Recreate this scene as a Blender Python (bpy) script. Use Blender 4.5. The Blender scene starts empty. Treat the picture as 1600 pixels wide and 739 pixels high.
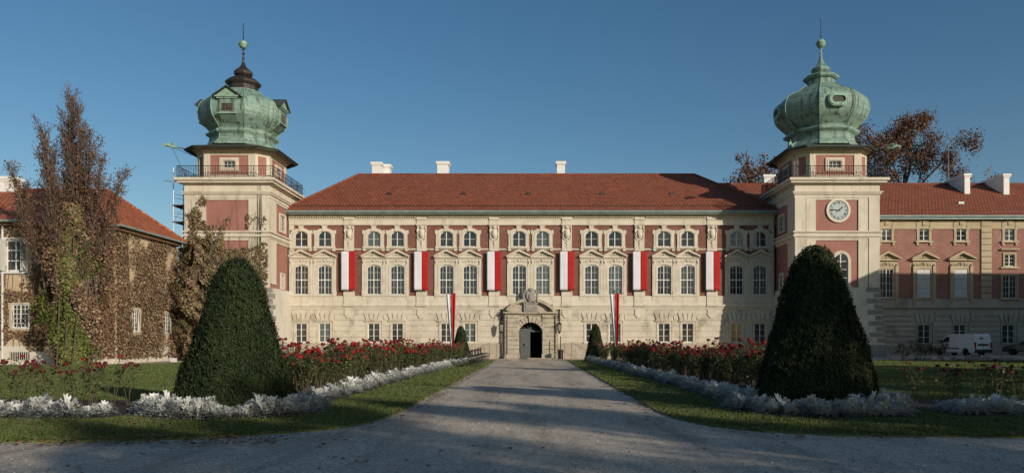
import bpy, math, random
import numpy as np
from mathutils import Vector, Matrix
R = math.radians
scene = bpy.context.scene
COL = scene.collection
# ------------------------------------------------------------ camera
EYE = 1.63
F = 1170.0                                   # focal length in pixels of the 1600 px wide photograph
PX, PY = 832.0, 532.0
cam_d = bpy.data.cameras.new('camera'); cam = bpy.data.objects.new('camera', cam_d); COL.objects.link(cam)
cam.location = (0, 0, EYE); cam.rotation_euler = (R(90), 0, 0)
cam_d.sensor_width = 36; cam_d.lens = 36 * F / 1600
cam_d.shift_x = (800 - PX) / 1600; cam_d.shift_y = (PY - 369.5) / 1600
cam_d.clip_start = 0.1; cam_d.clip_end = 3000
scene.camera = cam
# ------------------------------------------------------------ light
SUN_EL, SUN_AZ = 16.5, 137.5                  # azimuth clockwise from +Y
w = bpy.data.worlds.new('World'); scene.world = w; w.use_nodes = True
nt = w.node_tree; nt.nodes.clear()
sky = nt.nodes.new('ShaderNodeTexSky'); sky.sky_type = 'NISHITA'; sky.sun_disc = False
sky.sun_elevation = R(SUN_EL); sky.sun_rotation = R(SUN_AZ); sky.altitude = 200
sky.air_density = 1.0; sky.dust_density = 0.8; sky.ozone_density = 1.6
bg = nt.nodes.new('ShaderNodeBackground'); bg.inputs['Strength'].default_value = 0.10
wo = nt.nodes.new('ShaderNodeOutputWorld')
hsv = nt.nodes.new('ShaderNodeHueSaturation'); hsv.inputs['Hue'].default_value = .497; hsv.inputs['Saturation'].default_value = 1.27; hsv.inputs['Value'].default_value = .88
nt.links.new(sky.outputs[0], hsv.inputs['Color']); nt.links.new(hsv.outputs[0], bg.inputs['Color']); nt.links.new(bg.outputs[0], wo.inputs['Surface'])
sd = bpy.data.lights.new('sun', 'SUN'); sd.energy = 4.2; sd.angle = R(0.5); sd.color = (1.0, 0.89, 0.75)
so = bpy.data.objects.new('sun', sd); COL.objects.link(so)
sdir = Vector((math.sin(R(SUN_AZ)) * math.cos(R(SUN_EL)), math.cos(R(SUN_AZ)) * math.cos(R(SUN_EL)), math.sin(R(SUN_EL))))
so.rotation_euler = sdir.to_track_quat('Z', 'Y').to_euler(); so.location = (60, -60, 60)
vs = scene.view_settings; vs.view_transform = 'Standard'; vs.look = 'None'; vs.gamma = 1; vs.use_curve_mapping = False
vs.exposure = 0.0
try:
    scene.cycles.max_bounces = 6; scene.cycles.diffuse_bounces = 3; scene.cycles.transparent_max_bounces = 4
    scene.cycles.use_denoising = True
except Exception: pass

# ------------------------------------------------------------ helpers
def P(px, py, Y):
    return Vector(((px - PX) / F * Y, Y, EYE + (PY - py) / F * Y))
def XP(px, Y): return (px - PX) / F * Y
def ZP(py, Y): return EYE + (PY - py) / F * Y

class MB:
    def __init__(s): s.v = []; s.f = []
    def add(s, vs_, fs):
        b = len(s.v); s.v.extend([tuple(p) for p in vs_]); s.f.extend([tuple(i + b for i in f) for f in fs])
    def box(s, x0, x1, y0, y1, z0, z1):
        s.add([(x0,y0,z0),(x1,y0,z0),(x1,y1,z0),(x0,y1,z0),(x0,y0,z1),(x1,y0,z1),(x1,y1,z1),(x0,y1,z1)],
              [(0,3,2,1),(4,5,6,7),(0,1,5,4),(1,2,6,5),(2,3,7,6),(3,0,4,7)])
    def bbox(s, x0, x1, y0, y1, z0, z1, e=.02):       # box with chamfered vertical front edges
        a = [(x0,y0+e),(x0+e,y0),(x1-e,y0),(x1,y0+e),(x1,y1),(x0,y1)]
        s.prism_z(a, z0, z1)
    def prism_z(s, poly, z0, z1):
        n = len(poly)
        s.add([(x,y,z0) for x,y in poly] + [(x,y,z1) for x,y in poly],
              [tuple(range(n-1,-1,-1)), tuple(range(n,2*n))] + [(i,(i+1)%n,n+(i+1)%n,n+i) for i in range(n)])
    def prism_y(s, poly, y0, y1):                     # poly in (x,z), counter-clockwise seen from -Y
        n = len(poly)
        s.add([(x,y0,z) for x,z in poly] + [(x,y1,z) for x,z in poly],
              [tuple(range(n)), tuple(range(2*n-1,n-1,-1))] + [(i,n+i,n+(i+1)%n,(i+1)%n) for i in range(n)])
    def prism_x(s, poly, x0, x1):                     # poly in (y,z)
        n = len(poly)
        s.add([(x0,y,z) for y,z in poly] + [(x1,y,z) for y,z in poly],
              [tuple(range(n-1,-1,-1)), tuple(range(n,2*n))] + [(i,(i+1)%n,n+(i+1)%n,n+i) for i in range(n)])
    def loft(s, rings, cap=True, close=True):
        n = len(rings[0]); vs_ = [p for r in rings for p in r]; fs = []
        for k in range(len(rings)-1):
            for i in range(n if close else n-1):
                j = (i+1) % n
                fs.append((k*n+i, k*n+j, (k+1)*n+j, (k+1)*n+i))
        if cap: fs += [tuple(range(n-1,-1,-1)), tuple(range((len(rings)-1)*n, len(rings)*n))]
        s.add(vs_, fs)
    def lathe(s, prof, n=16, c=(0,0), rot=0, sx=1, sy=1):   # prof list of (r,z)
        s.loft([[(c[0]+sx*r*math.cos(rot+2*math.pi*i/n), c[1]+sy*r*math.sin(rot+2*math.pi*i/n), z) for i in range(n)] for r,z in prof])
    def tube(s, pts, rad, n=6, cap=True):
        pts = [Vector(p) for p in pts]; rings = []
        if not hasattr(rad, '__len__'): rad = [rad]*len(pts)
        for i,p in enumerate(pts):
            d = (pts[min(i+1,len(pts)-1)] - pts[max(i-1,0)])
            d = d.normalized() if d.length > 1e-9 else Vector((0,0,1))
            a = Vector((1,0,0)) if abs(d.x) < .8 else Vector((0,1,0))
            u = d.cross(a).normalized(); v = d.cross(u)
            rings.append([p + rad[i]*(math.cos(2*math.pi*k/n)*u + math.sin(2*math.pi*k/n)*v) for k in range(n)])
        s.loft(rings, cap=cap)
    def ring(s, inner, outer, y0, y1):                # (x,z) outlines of equal count; front at y0 (towards -Y)
        n = len(inner)
        s.add([(x,y0,z) for x,z in inner]+[(x,y0,z) for x,z in outer]+[(x,y1,z) for x,z in inner]+[(x,y1,z) for x,z in outer],
              [(n+i,n+(i+1)%n,(i+1)%n,i) for i in range(n)]+[(i,(i+1)%n,2*n+(i+1)%n,2*n+i) for i in range(n)]+
              [(n+(i+1)%n,n+i,3*n+i,3*n+(i+1)%n) for i in range(n)])
    def ball(s, c, r, n=8, m=5, sx=1, sy=1, sz=1):
        rings = []
        for k in range(m+1):
            t = math.pi*k/m; rr = max(math.sin(t), .02)*r
            rings.append([(c[0]+sx*rr*math.cos(2*math.pi*i/n), c[1]+sy*rr*math.sin(2*math.pi*i/n), c[2]-sz*r*math.cos(t)) for i in range(n)])
        s.loft(rings)
    def xf(s, M):
        s.v = [tuple(M @ Vector(p)) for p in s.v]; return s
    def merge(s, o): s.add(o.v, o.f); return s
    def mesh(s, name, mat, smooth=False, mi=None):
        me = bpy.data.meshes.new(name); me.from_pydata(s.v, [], s.f)
        for m in (mat if isinstance(mat, (list,tuple)) else [mat]): me.materials.append(m)
        me.update()
        uv_metric(me)
        if smooth: me.polygons.foreach_set('use_smooth', [True]*len(me.polygons))
        return me
    def build(s, name, mat, parent=None, loc=(0,0,0), smooth=False):
        return link(name, s.mesh(name, mat, smooth), parent, loc)

def uv_metric(me):
    nl = len(me.loops)
    if nl == 0: return
    uvl = me.uv_layers.new(name='uv')
    co = np.empty(len(me.vertices)*3); me.vertices.foreach_get('co', co); co = co.reshape(-1,3)
    li = np.empty(nl, int); me.loops.foreach_get('vertex_index', li)
    nrm = np.empty(len(me.polygons)*3); me.polygons.foreach_get('normal', nrm); nrm = nrm.reshape(-1,3)
    tot = np.empty(len(me.polygons), int); me.polygons.foreach_get('loop_total', tot)
    n = np.repeat(nrm, tot, axis=0)
    t = np.stack([-n[:,1], n[:,0], np.zeros(nl)], 1); L = np.linalg.norm(t, axis=1)
    t[L < .05] = (1,0,0); t /= np.linalg.norm(t, axis=1)[:,None]
    b = np.cross(n, t); p = co[li]
    uv = np.stack([(p*t).sum(1), (p*b).sum(1)], 1)
    uvl.data.foreach_set('uv', uv.ravel())

WL = {}
def link(name, data, parent=None, loc=(0,0,0), rz=0):
    o = bpy.data.objects.new(name, data); COL.objects.link(o)
    if parent is not None:
        o.parent = parent; pw = WL.get(parent.name, Vector((0,0,0)))
        o.location = Vector(loc) - pw
    else: o.location = loc
    o.rotation_euler[2] = rz
    WL[o.name] = Vector(loc)
    return o
def tag(o, label, cat, group=None, kind=None):
    if label: o['label'] = label
    if cat: o['category'] = cat
    if group: o['group'] = group
    if kind: o['kind'] = kind
    return o
def thing(name, label, cat, loc=(0,0,0), group=None, rz=0):
    o = link(name, None, None, loc, rz); o.empty_display_size = .3
    return tag(o, label, cat, group)
def struct(o): o['kind'] = 'structure'; return o
def copy_tree(o, parent=None):
    c = o.copy(); COL.objects.link(c)
    if parent is not None: c.parent = parent
    for ch in KIDS.get(o.name, []): copy_tree(ch, c)
    return c
KIDS = {}
def collect_kids():
    KIDS.clear()
    for o in COL.objects:
        if o.parent: KIDS.setdefault(o.parent.name, []).append(o)
def place(proto, loc, rz=0, s=1, label=None, group=None, first=False):
    o = proto if first else copy_tree(proto)
    o.location = loc; o.rotation_euler[2] = rz; o.scale = (s,s,s) if not hasattr(s,'__len__') else s
    if label: o['label'] = label
    if group: o['group'] = group
    return o

# ------------------------------------------------------------ materials
MATS = {}
def mat(name, c1, c2=None, scale=1.0, rough=.85, bump=0, bscale=20, stretch=(1,1,1), c3=None, s3=.5, t3=(.55,.7), str3=(1,1,1),
        metal=0, spec=.3, island=0, detail=6, coat=0, brick=None, obj=False, trans=0):
    m = bpy.data.materials.new(name); m.use_nodes = True; MATS[name] = m
    N = m.node_tree.nodes; L = m.node_tree.links; b = N['Principled BSDF']
    b.inputs['Roughness'].default_value = rough; b.inputs['Metallic'].default_value = metal
    b.inputs['Specular IOR Level'].default_value = spec
    if coat: b.inputs['Coat Weight'].default_value = coat; b.inputs['Coat Roughness'].default_value = .08
    def co(st):
        if obj: g = N.new('ShaderNodeTexCoord').outputs['Object']
        else: g = N.new('ShaderNodeNewGeometry').outputs['Position']
        mp = N.new('ShaderNodeMapping'); mp.inputs['Scale'].default_value = st; L.new(g, mp.inputs[0]); return mp.outputs[0]
    c2 = c2 or tuple(x*.8 for x in c1)
    no = N.new('ShaderNodeTexNoise'); no.inputs['Scale'].default_value = scale; no.inputs['Detail'].default_value = detail
    no.inputs['Roughness'].default_value = .65; L.new(co(stretch), no.inputs['Vector'])
    mr = N.new('ShaderNodeMapRange'); mr.inputs[1].default_value = .35; mr.inputs[2].default_value = .65; L.new(no.outputs['Fac'], mr.inputs[0])
    mx = N.new('ShaderNodeMix'); mx.data_type = 'RGBA'; mx.inputs['A'].default_value = (*c1,1); mx.inputs['B'].default_value = (*c2,1)
    L.new(mr.outputs[0], mx.inputs['Factor']); col = mx.outputs['Result']; hgt = None
    if brick:                                  # (width, row height, mortar size, mortar colour, variation)
        uv = N.new('ShaderNodeUVMap'); uv.uv_map = 'uv'
        bt = N.new('ShaderNodeTexBrick'); bt.inputs['Scale'].default_value = 1
        bt.inputs['Brick Width'].default_value = brick[0]; bt.inputs['Row Height'].default_value = brick[1]
        bt.inputs['Mortar Size'].default_value = brick[2]; bt.inputs['Mortar Smooth'].default_value = .3
        bt.inputs['Color1'].default_value = (1,1,1,1); k = 1-brick[4]; bt.inputs['Color2'].default_value = (k,k,k,1)
        bt.inputs['Mortar'].default_value = (*brick[3],1)
        L.new(uv.outputs[0], bt.inputs['Vector'])
        mu = N.new('ShaderNodeMix'); mu.data_type = 'RGBA'; mu.blend_type = 'MULTIPLY'; mu.inputs['Factor'].default_value = 1
        L.new(col, mu.inputs['A']); L.new(bt.outputs['Color'], mu.inputs['B']); col = mu.outputs['Result']; hgt = bt.outputs['Fac']
    if c3:
        n3 = N.new('ShaderNodeTexNoise'); n3.inputs['Scale'].default_value = s3; n3.inputs['Detail'].default_value = 8
        n3.inputs['Roughness'].default_value = .7; L.new(co(str3), n3.inputs['Vector'])
        m3 = N.new('ShaderNodeMapRange'); m3.inputs[1].default_value = t3[0]; m3.inputs[2].default_value = t3[1]; L.new(n3.outputs['Fac'], m3.inputs[0])
        x3 = N.new('ShaderNodeMix'); x3.data_type = 'RGBA'; x3.inputs['B'].default_value = (*c3,1)
        L.new(m3.outputs[0], x3.inputs['Factor']); L.new(col, x3.inputs['A']); col = x3.outputs['Result']
    if island:                                 # colour variation leaf by leaf
        g = N.new('ShaderNodeNewGeometry'); mm = N.new('ShaderNodeMapRange'); mm.inputs[3].default_value = 1-island; mm.inputs[4].default_value = 1+island
        L.new(g.outputs['Random Per Island'], mm.inputs[0])
        hs = N.new('ShaderNodeHueSaturation'); L.new(mm.outputs[0], hs.inputs['Value']); L.new(col, hs.inputs['Color']); col = hs.outputs[0]
    L.new(col, b.inputs['Base Color'])
    if bump or hgt:
        nb = N.new('ShaderNodeTexNoise'); nb.inputs['Scale'].default_value = bscale; nb.inputs['Detail'].default_value = 5; L.new(co((1,1,1)), nb.inputs['Vector'])
        bp = N.new('ShaderNodeBump'); bp.inputs['Strength'].default_value = max(bump,.01); bp.inputs['Distance'].default_value = .05; L.new(nb.outputs['Fac'], bp.inputs['Height'])
        out = bp.outputs[0]
        if hgt:
            b2 = N.new('ShaderNodeBump'); b2.invert = True; b2.inputs['Strength'].default_value = .8; b2.inputs['Distance'].default_value = .02
            L.new(hgt, b2.inputs['Height']); L.new(out, b2.inputs['Normal']); out = b2.outputs[0]
        L.new(out, b.inputs['Normal'])
    if trans:
        tr = N.new('ShaderNodeBsdfTranslucent'); L.new(col, tr.inputs['Color']); ms = N.new('ShaderNodeMixShader'); ms.inputs[0].default_value = trans
        L.new(b.outputs[0], ms.inputs[1]); L.new(tr.outputs[0], ms.inputs[2]); L.new(ms.outputs[0], N['Material Output'].inputs['Surface'])
    return m
M = MATS
mat('cream_plaster', (.61,.555,.45), (.535,.48,.375), .7, bump=.25, c3=(.36,.31,.23), s3=1.1, t3=(.50,.76), str3=(1.5,1.5,.35))
mat('cream_stone', (.61,.555,.45), (.50,.45,.35), 1.3, bump=.3, c3=(.22,.18,.12), s3=2.2, t3=(.60,.8), str3=(1.2,1.2,.5))
mat('rusticated_plaster', (.59,.535,.425), (.50,.445,.345), .9, bump=.3, c3=(.25,.215,.16), s3=.8, t3=(.50,.72), str3=(1,1,.6))
mat('plinth_stone', (.42,.36,.27), (.30,.26,.20), 1.5, bump=.5, c3=(.55,.50,.42), s3=1.5)
mat('red_wall', (.25,.112,.082), (.205,.088,.064), 1.2, bump=.3, bscale=60, brick=(.26,.075,.012,(1.25,1.4,1.5),.30), c3=(.17,.06,.04), s3=.6, str3=(1,1,.4))
mat('pink_panel', (.33,.155,.122), (.28,.128,.10), .9, bump=.15, bscale=40, c3=(.38,.17,.13), s3=.9, t3=(.6,.85), str3=(1.4,1.4,.5))
mat('pink_brick', (.37,.185,.14), (.31,.15,.11), 1.0, bump=.3, bscale=60, brick=(.26,.075,.012,(1.2,1.3,1.4),.3), c3=(.42,.25,.20), s3=.7, str3=(1,1,.4))
mat('wing_trim', (.46,.385,.25), (.37,.30,.185), 1.1, bump=.3, c3=(.15,.11,.06), s3=2, t3=(.6,.8))
mat('wing_stone', (.46,.42,.33), (.36,.32,.25), 1.2, bump=.35, c3=(.16,.14,.11), s3=.9, t3=(.55,.75), str3=(1,1,.5))
mat('white_plaster', (.60,.56,.47), (.50,.46,.38), .8, bump=.35, c3=(.30,.27,.23), s3=1.2, t3=(.57,.75), str3=(1,1,.7))
mat('quoin_stone', (.30,.28,.25), (.22,.21,.19), 2, bump=.5)
mat('roof_tile', (.34,.108,.055), (.275,.084,.044), .7, rough=.8, bump=.3, bscale=30, brick=(.32,.36,.045,(.38,.35,.34),.32), c3=(.19,.075,.045), s3=.45, t3=(.50,.78), str3=(1,1,1))
mat('roof_tile_orange', (.52,.165,.075), (.40,.12,.055), .5, rough=.8, bump=.3, bscale=30, brick=(.32,.36,.045,(.32,.3,.3),.34), c3=(.24,.08,.04), s3=.7, t3=(.5,.8))
mat('copper_green', (.17,.28,.225), (.25,.365,.30), .9, rough=.62, bump=.15, bscale=10, brick=(1.1,.62,.016,(.35,.4,.35),.18),
    c3=(.05,.065,.048), s3=.8, t3=(.50,.64), str3=(3.2,3.2,.35), metal=0, spec=.4)
mat('copper_pale', (.26,.40,.31), (.18,.30,.22), 2.2, rough=.6, bump=.1, c3=(.06,.05,.035), s3=2.5, t3=(.56,.66), str3=(2,2,.6))
mat('copper_brown', (.036,.026,.021), (.022,.017,.014), 2.0, rough=.5, bump=.15, brick=(.5,.6,.014,(.5,.5,.5),.2), c3=(.10,.13,.09), s3=2, t3=(.66,.8), spec=.5)
mat('eave_dark', (.04,.045,.038), (.06,.075,.06), 2, rough=.6)
mat('zinc', (.33,.38,.37), (.20,.30,.26), 1.4, rough=.5, metal=.3)
mat('iron', (.015,.015,.017), (.03,.025,.022), 6, rough=.5, metal=.4)
mat('downpipe_copper', (.25,.11,.06), (.20,.08,.045), 3, rough=.5)
mat('window_white', (.72,.71,.66), (.62,.61,.56), 4, rough=.5)
mat('window_brown', (.16,.09,.05), (.12,.07,.04), 4, rough=.5)
mat('shutter_white', (.60,.60,.57), (.52,.52,.49), 2, rough=.6)
g = mat('glass', (.018,.024,.028), (.05,.055,.055), 1.3, rough=.06, spec=.6, bump=.06, bscale=1.6, c3=(.07,.07,.065), s3=1.7, t3=(.64,.68), detail=2)
mat('interior_dark', (.02,.018,.015), (.015,.013,.011), 1)
mat('chimney_white', (.74,.73,.70), (.66,.65,.62), 2, bump=.2, c3=(.45,.44,.42), s3=1.5, t3=(.6,.8))
mat('door_grey', (.10,.112,.108), (.075,.083,.081), 2.5, rough=.6)
mat('portal_stone', (.47,.42,.32), (.34,.30,.225), 2, bump=.5, c3=(.15,.13,.10), s3=2.2, t3=(.55,.72))
mat('cartouche_stone', (.33,.31,.27), (.22,.20,.17), 3, bump=.5, c3=(.10,.09,.08), s3=4, t3=(.55,.7))
mat('flag_white', (.74,.74,.76), (.68,.68,.71), 1.5, rough=.8, trans=.12)
mat('flag_red', (.46,.02,.018), (.38,.016,.015), 1.5, rough=.8, trans=.12)
mat('clock_face', (.40,.45,.44), (.35,.40,.39), 3, rough=.6)
mat('clock_rim', (.66,.60,.48), (.60,.54,.43), 3)
mat('bark', (.12,.095,.07), (.07,.055,.042), 5, bump=.6, c3=(.17,.15,.11), s3=3)
mat('twig_bark', (.135,.10,.08), (.085,.065,.052), 5)
mat('brown_leaf', (.17,.095,.055), (.10,.058,.036), .9, rough=.7, island=.45, trans=.25)
mat('russet_leaf', (.21,.095,.05), (.13,.055,.032), .6, rough=.7, island=.45, trans=.25)
mat('ivy_brown', (.25,.155,.095), (.14,.085,.055), .8, rough=.7, island=.5, c3=(.30,.20,.10), s3=1.3, t3=(.52,.62), trans=.2)
mat('ivy_ochre', (.37,.275,.175), (.21,.15,.09), .7, rough=.7, island=.5, c3=(.12,.14,.035), s3=.9, t3=(.56,.66), trans=.2)
mat('ivy_green', (.10,.135,.03), (.16,.175,.045), .9, rough=.6, island=.5, c3=(.17,.13,.05), s3=1.2, t3=(.58,.68), trans=.2)
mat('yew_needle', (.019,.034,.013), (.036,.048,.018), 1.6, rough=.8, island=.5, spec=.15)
mat('rose_petal_dark', (.13,.010,.012), (.07,.006,.009), 3, rough=.6, island=.35)
mat('yew_tip', (.055,.075,.022), (.085,.075,.035), 3, rough=.7, island=.5, trans=.2)
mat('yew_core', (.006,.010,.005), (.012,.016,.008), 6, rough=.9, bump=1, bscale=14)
mat('silver_leaf', (.70,.71,.67), (.50,.52,.48), 3, rough=.7, island=.22, trans=.15)
mat('silver_stem', (.16,.16,.13), None, 3)
mat('rose_leaf', (.055,.095,.028), (.10,.095,.035), 2, rough=.5, island=.5, c3=(.16,.12,.04), s3=1.3, t3=(.58,.68), trans=.2)
mat('rose_stem', (.09,.075,.04), (.06,.05,.03), 8)
mat('rose_petal', (.42,.014,.015), (.20,.008,.010), 3, rough=.55, island=.35, trans=.15)
mat('grass_ground', (.095,.125,.034), (.12,.15,.045), .8, rough=.9, bump=.1, bscale=60, c3=(.15,.14,.055), s3=.5, t3=(.55,.75))
mat('grass_blade', (.092,.13,.032), (.13,.155,.048), .7, rough=.6, island=.45, c3=(.13,.115,.045), s3=.55, t3=(.55,.72), trans=.25)
mat('soil', (.055,.040,.028), (.035,.026,.018), 3, bump=1, bscale=25)
mat('fallen_leaf', (.24,.12,.055), (.16,.08,.045), 2, rough=.8, island=.5)
mat('gravel', (.58,.49,.375), (.46,.39,.305), 3.5, rough=.95, bump=.08, bscale=45, c3=(.29,.25,.20), s3=.9, t3=(.44,.66), str3=(1,.12,1), detail=10)
mat('pebble', (.42,.39,.34), (.26,.24,.21), 7, rough=.9, island=.4)
mat('bench_slat', (.028,.026,.024), (.045,.04,.035), 5, rough=.55)
mat('van_white', (.80,.79,.77), (.76,.75,.73), 1.5, rough=.3, coat=.5, obj=True)
mat('car_dark', (.035,.028,.026), (.03,.024,.022), 2, rough=.3, coat=.6, obj=True)
mat('car_glass', (.012,.014,.016), None, 1, rough=.06, spec=.8)
mat('tyre', (.02,.02,.02), None, 5)
mat('rim', (.30,.30,.31), None, 3, rough=.35, metal=.8)
mat('lamp_red', (.35,.01,.01), None, 3, rough=.2)
mat('lamp_clear', (.55,.55,.5), None, 3, rough=.15)
mat('black_plastic', (.02,.02,.022), None, 3, rough=.5)
mat('scaffold_steel', (.40,.40,.41), (.28,.27,.27), 5, rough=.45, metal=.5)
mat('plank', (.12,.10,.08), None, 3)
mat('lantern_glass', (.30,.29,.25), None, 3, rough=.15)
mat('off_white', (.55,.52,.45), None, 3)
# gravel pebbles: a finer voronoi speckle over the noise
def speckle(m, sc, amt):
    N = m.node_tree.nodes; L = m.node_tree.links; b = N['Principled BSDF']
    src = b.inputs['Base Color'].links[0].from_socket
    g = N.new('ShaderNodeNewGeometry'); v = N.new('ShaderNodeTexVoronoi'); v.inputs['Scale'].default_value = sc; L.new(g.outputs['Position'], v.inputs['Vector'])
    s = N.new('ShaderNodeSeparateColor'); L.new(v.outputs['Color'], s.inputs[0])
    r = N.new('ShaderNodeMapRange'); r.inputs[3].default_value = 1-amt; r.inputs[4].default_value = 1+amt; L.new(s.outputs[0], r.inputs[0])
    h = N.new('ShaderNodeHueSaturation'); L.new(r.outputs[0], h.inputs['Value']); L.new(src, h.inputs['Color']); L.new(h.outputs[0], b.inputs['Base Color'])
def per_object(m, lo, hi, light=None):
    N = m.node_tree.nodes; L = m.node_tree.links; b = N['Principled BSDF']; src = b.inputs['Base Color'].links[0].from_socket; oi = N.new('ShaderNodeObjectInfo')
    if light:
        r = N.new('ShaderNodeMapRange'); r.inputs[1].default_value = .68; r.inputs[2].default_value = .72; L.new(oi.outputs['Random'], r.inputs[0])
        mx = N.new('ShaderNodeMix'); mx.data_type = 'RGBA'; mx.inputs['B'].default_value = (*light,1); L.new(r.outputs[0], mx.inputs['Factor']); L.new(src, mx.inputs['A']); src = mx.outputs['Result']
    r = N.new('ShaderNodeMapRange'); r.inputs[3].default_value = lo; r.inputs[4].default_value = hi; L.new(oi.outputs['Random'], r.inputs[0])
    h = N.new('ShaderNodeHueSaturation'); L.new(r.outputs[0], h.inputs['Value']); L.new(src, h.inputs['Color']); L.new(h.outputs[0], b.inputs['Base Color'])
per_object(M['glass'], .6, 1.5, (.06,.075,.075)); per_object(M['silver_leaf'], .72, 1.12); per_object(M['rose_leaf'], .6, 1.3); per_object(M['rose_petal'], .5, 1.25)
speckle(M['gravel'], 38, .38)
speckle(M['grass_ground'], 45, .35)

# ------------------------------------------------------------ leaves as numpy meshes
def kites(name, C, size, matn, parent=None, nrm=None, spread=.8, aspect=.6, seed=0, loc=(0,0,0), tdir=None, as_mesh=False):
    rg = np.random.default_rng(seed); C = np.asarray(C, float); n = len(C)
    nn = rg.normal(size=(n,3))*spread
    if nrm is not None: nn = nn*.6 + np.asarray(nrm)
    nn /= np.linalg.norm(nn, axis=1)[:,None]+1e-9
    a = rg.normal(size=(n,3)) if tdir is None else np.asarray(tdir)+rg.normal(size=(n,3))*.35
    t = a-(a*nn).sum(1)[:,None]*nn; t /= np.linalg.norm(t, axis=1)[:,None]+1e-9
    s = np.cross(nn, t); sz = (np.asarray(size)*np.ones(n)*rg.uniform(.65,1.3,n))[:,None]
    v = np.stack([C-t*sz*.5, C+s*sz*aspect*.5+nn*sz*.08, C+t*sz*.5, C-s*sz*aspect*.5+nn*sz*.08], 1).reshape(-1,3)
    me = bpy.data.meshes.new(name); me.vertices.add(4*n); me.vertices.foreach_set('co', v.ravel())
    me.loops.add(4*n); me.loops.foreach_set('vertex_index', np.arange(4*n)); me.polygons.add(n)
    me.polygons.foreach_set('loop_start', np.arange(n)*4)
    me.update(calc_edges=True); me.validate()
    for m_ in (matn if isinstance(matn,(list,tuple)) else [matn]): me.materials.append(M[m_])
    if isinstance(matn,(list,tuple)): me.polygons.foreach_set('material_index', rg.integers(0,len(matn),n))
    if as_mesh: return me
    return link(name, me, parent, loc)
# ------------------------------------------------------------ ground
def ramp(x, y):
    a = min(max((y-61.4)/1.2, 0), 1); b = min(max((x-20)/9, 0), 1)
    return .34*a*b
def grid(name, x0, x1, y0, y1, n, m, z, mt):
    b = MB(); vs_ = []
    for j in range(m+1):
        for i in range(n+1):
            x = x0+(x1-x0)*i/n; y = y0+(y1-y0)*j/m; vs_.append((x, y, z+ramp(x,y)))
    b.add(vs_, [(j*(n+1)+i, j*(n+1)+i+1, (j+1)*(n+1)+i+1, (j+1)*(n+1)+i) for j in range(m) for i in range(n)])
    return b.build(name, M[mt])
mat('far_ground', (.06,.08,.03), (.09,.09,.04), .05, bump=.2)
far = MB(); far.add([(-1200,-1200,-.06),(1200,-1200,-.06),(1200,1200,-.06),(-1200,1200,-.06)], [(0,1,2,3)])
struct(far.build('ground', M['far_ground']))
struct(grid('gravel_path', -90, 90, -30, 110, 90, 100, 0, 'gravel'))
def arc(cx, cy, r, a0, a1, n=10): return [(cx+r*math.cos(R(a0+(a1-a0)*i/n)), cy+r*math.sin(R(a0+(a1-a0)*i/n))) for i in range(n+1)]
def wob(poly, amp, seed, step=.22):
    rd = random.Random(seed); out = []
    for i,(x,y) in enumerate(poly):
        x2,y2 = poly[(i+1)%len(poly)]; L = math.hypot(x2-x,y2-y); k = max(1, int(L/step)) if max(abs(y),abs(y2))<64 and abs(x)<30 else 1
        for j in range(k):
            t = j/k; out.append((x+(x2-x)*t+rd.uniform(-amp,amp), y+(y2-y)*t+rd.uniform(-amp,amp)))
    return out
lawnL = [(-70,11.85),(-25,11.85),(-8.5,11.95)] + [(-6.4,12.15),(-4.9,12.75),(-3.8,13.6),(-3.2,14.8),(-3.0,16.5),(-3.0,62),(-20,62),(-28,50.4),(-28,49.4),(-70,47)]
lawnR = [(2.85,62),(2.85,16.9),(3.0,15.3),(3.4,14.2),(4.1,13.35),(5.2,12.85),(7.5,12.55),(25,12.45),(70,12.45),(70,61.3),(22,61.3),(20,62)]
def sheet(name, poly, z, th, mt, amp=.03, seed=1):
    b = MB(); p = wob(poly, amp, seed); b.prism_z(p, z-th, z); return b.build(name, M[mt])
struct(sheet('lawn_ground', lawnL, .035, .09, 'grass_ground', .07, 3))
struct(sheet('lawn_ground', lawnR[::1], .035, .09, 'grass_ground', .07, 4))
YL = (-6.74, 17.0, 1.31, 3.48); YR = (6.55, 17.3, 1.33, 3.80)
bedsL = [(-5.25,19.5),(-5.05,40),(-4.6,61),(-8.6,61),(-8.6,19.5)]; bedsR = [(4.95,19.5),(8.4,19.5),(8.2,61),(4.3,61)]
frontL = [(-45,15.0),(-8.75,15.3),(-8.4,16.2),(-9.0,20.0),(-45,20.2)]; frontR = [(8.9,15.8),(45,15.9),(45,20.2),(9.3,20.2)]
struct(sheet('flower_bed_soil', bedsL, .046, .06, 'soil', .05, 5)); struct(sheet('flower_bed_soil', bedsR, .046, .06, 'soil', .05, 6))
struct(sheet('flower_bed_soil', frontL, .046, .06, 'soil', .05, 7)); struct(sheet('flower_bed_soil', frontR, .046, .06, 'soil', .05, 8))
for (cx, cy, r, h) in (YL, YR):
    struct(sheet('flower_bed_soil', arc(cx, cy, 2.05, 0, 350, 30), .050, .06, 'soil', .03, 9))
struct(sheet('flower_bed_soil', [(29.8,59.2),(38.5,59.2),(38.5,61.0),(29.8,61.0)], .05, .06, 'soil', .03, 9))
def inpoly(poly, X, Y):
    ins = np.zeros(len(X), bool); n = len(poly)
    for i in range(n):
        x1,y1 = poly[i]; x2,y2 = poly[(i+1)%n]
        c = ((y1>Y)!=(y2>Y)) & (X < (x2-x1)*(Y-y1)/((y2-y1) if y2!=y1 else 1e-9)+x1); ins ^= c
    return ins
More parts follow.
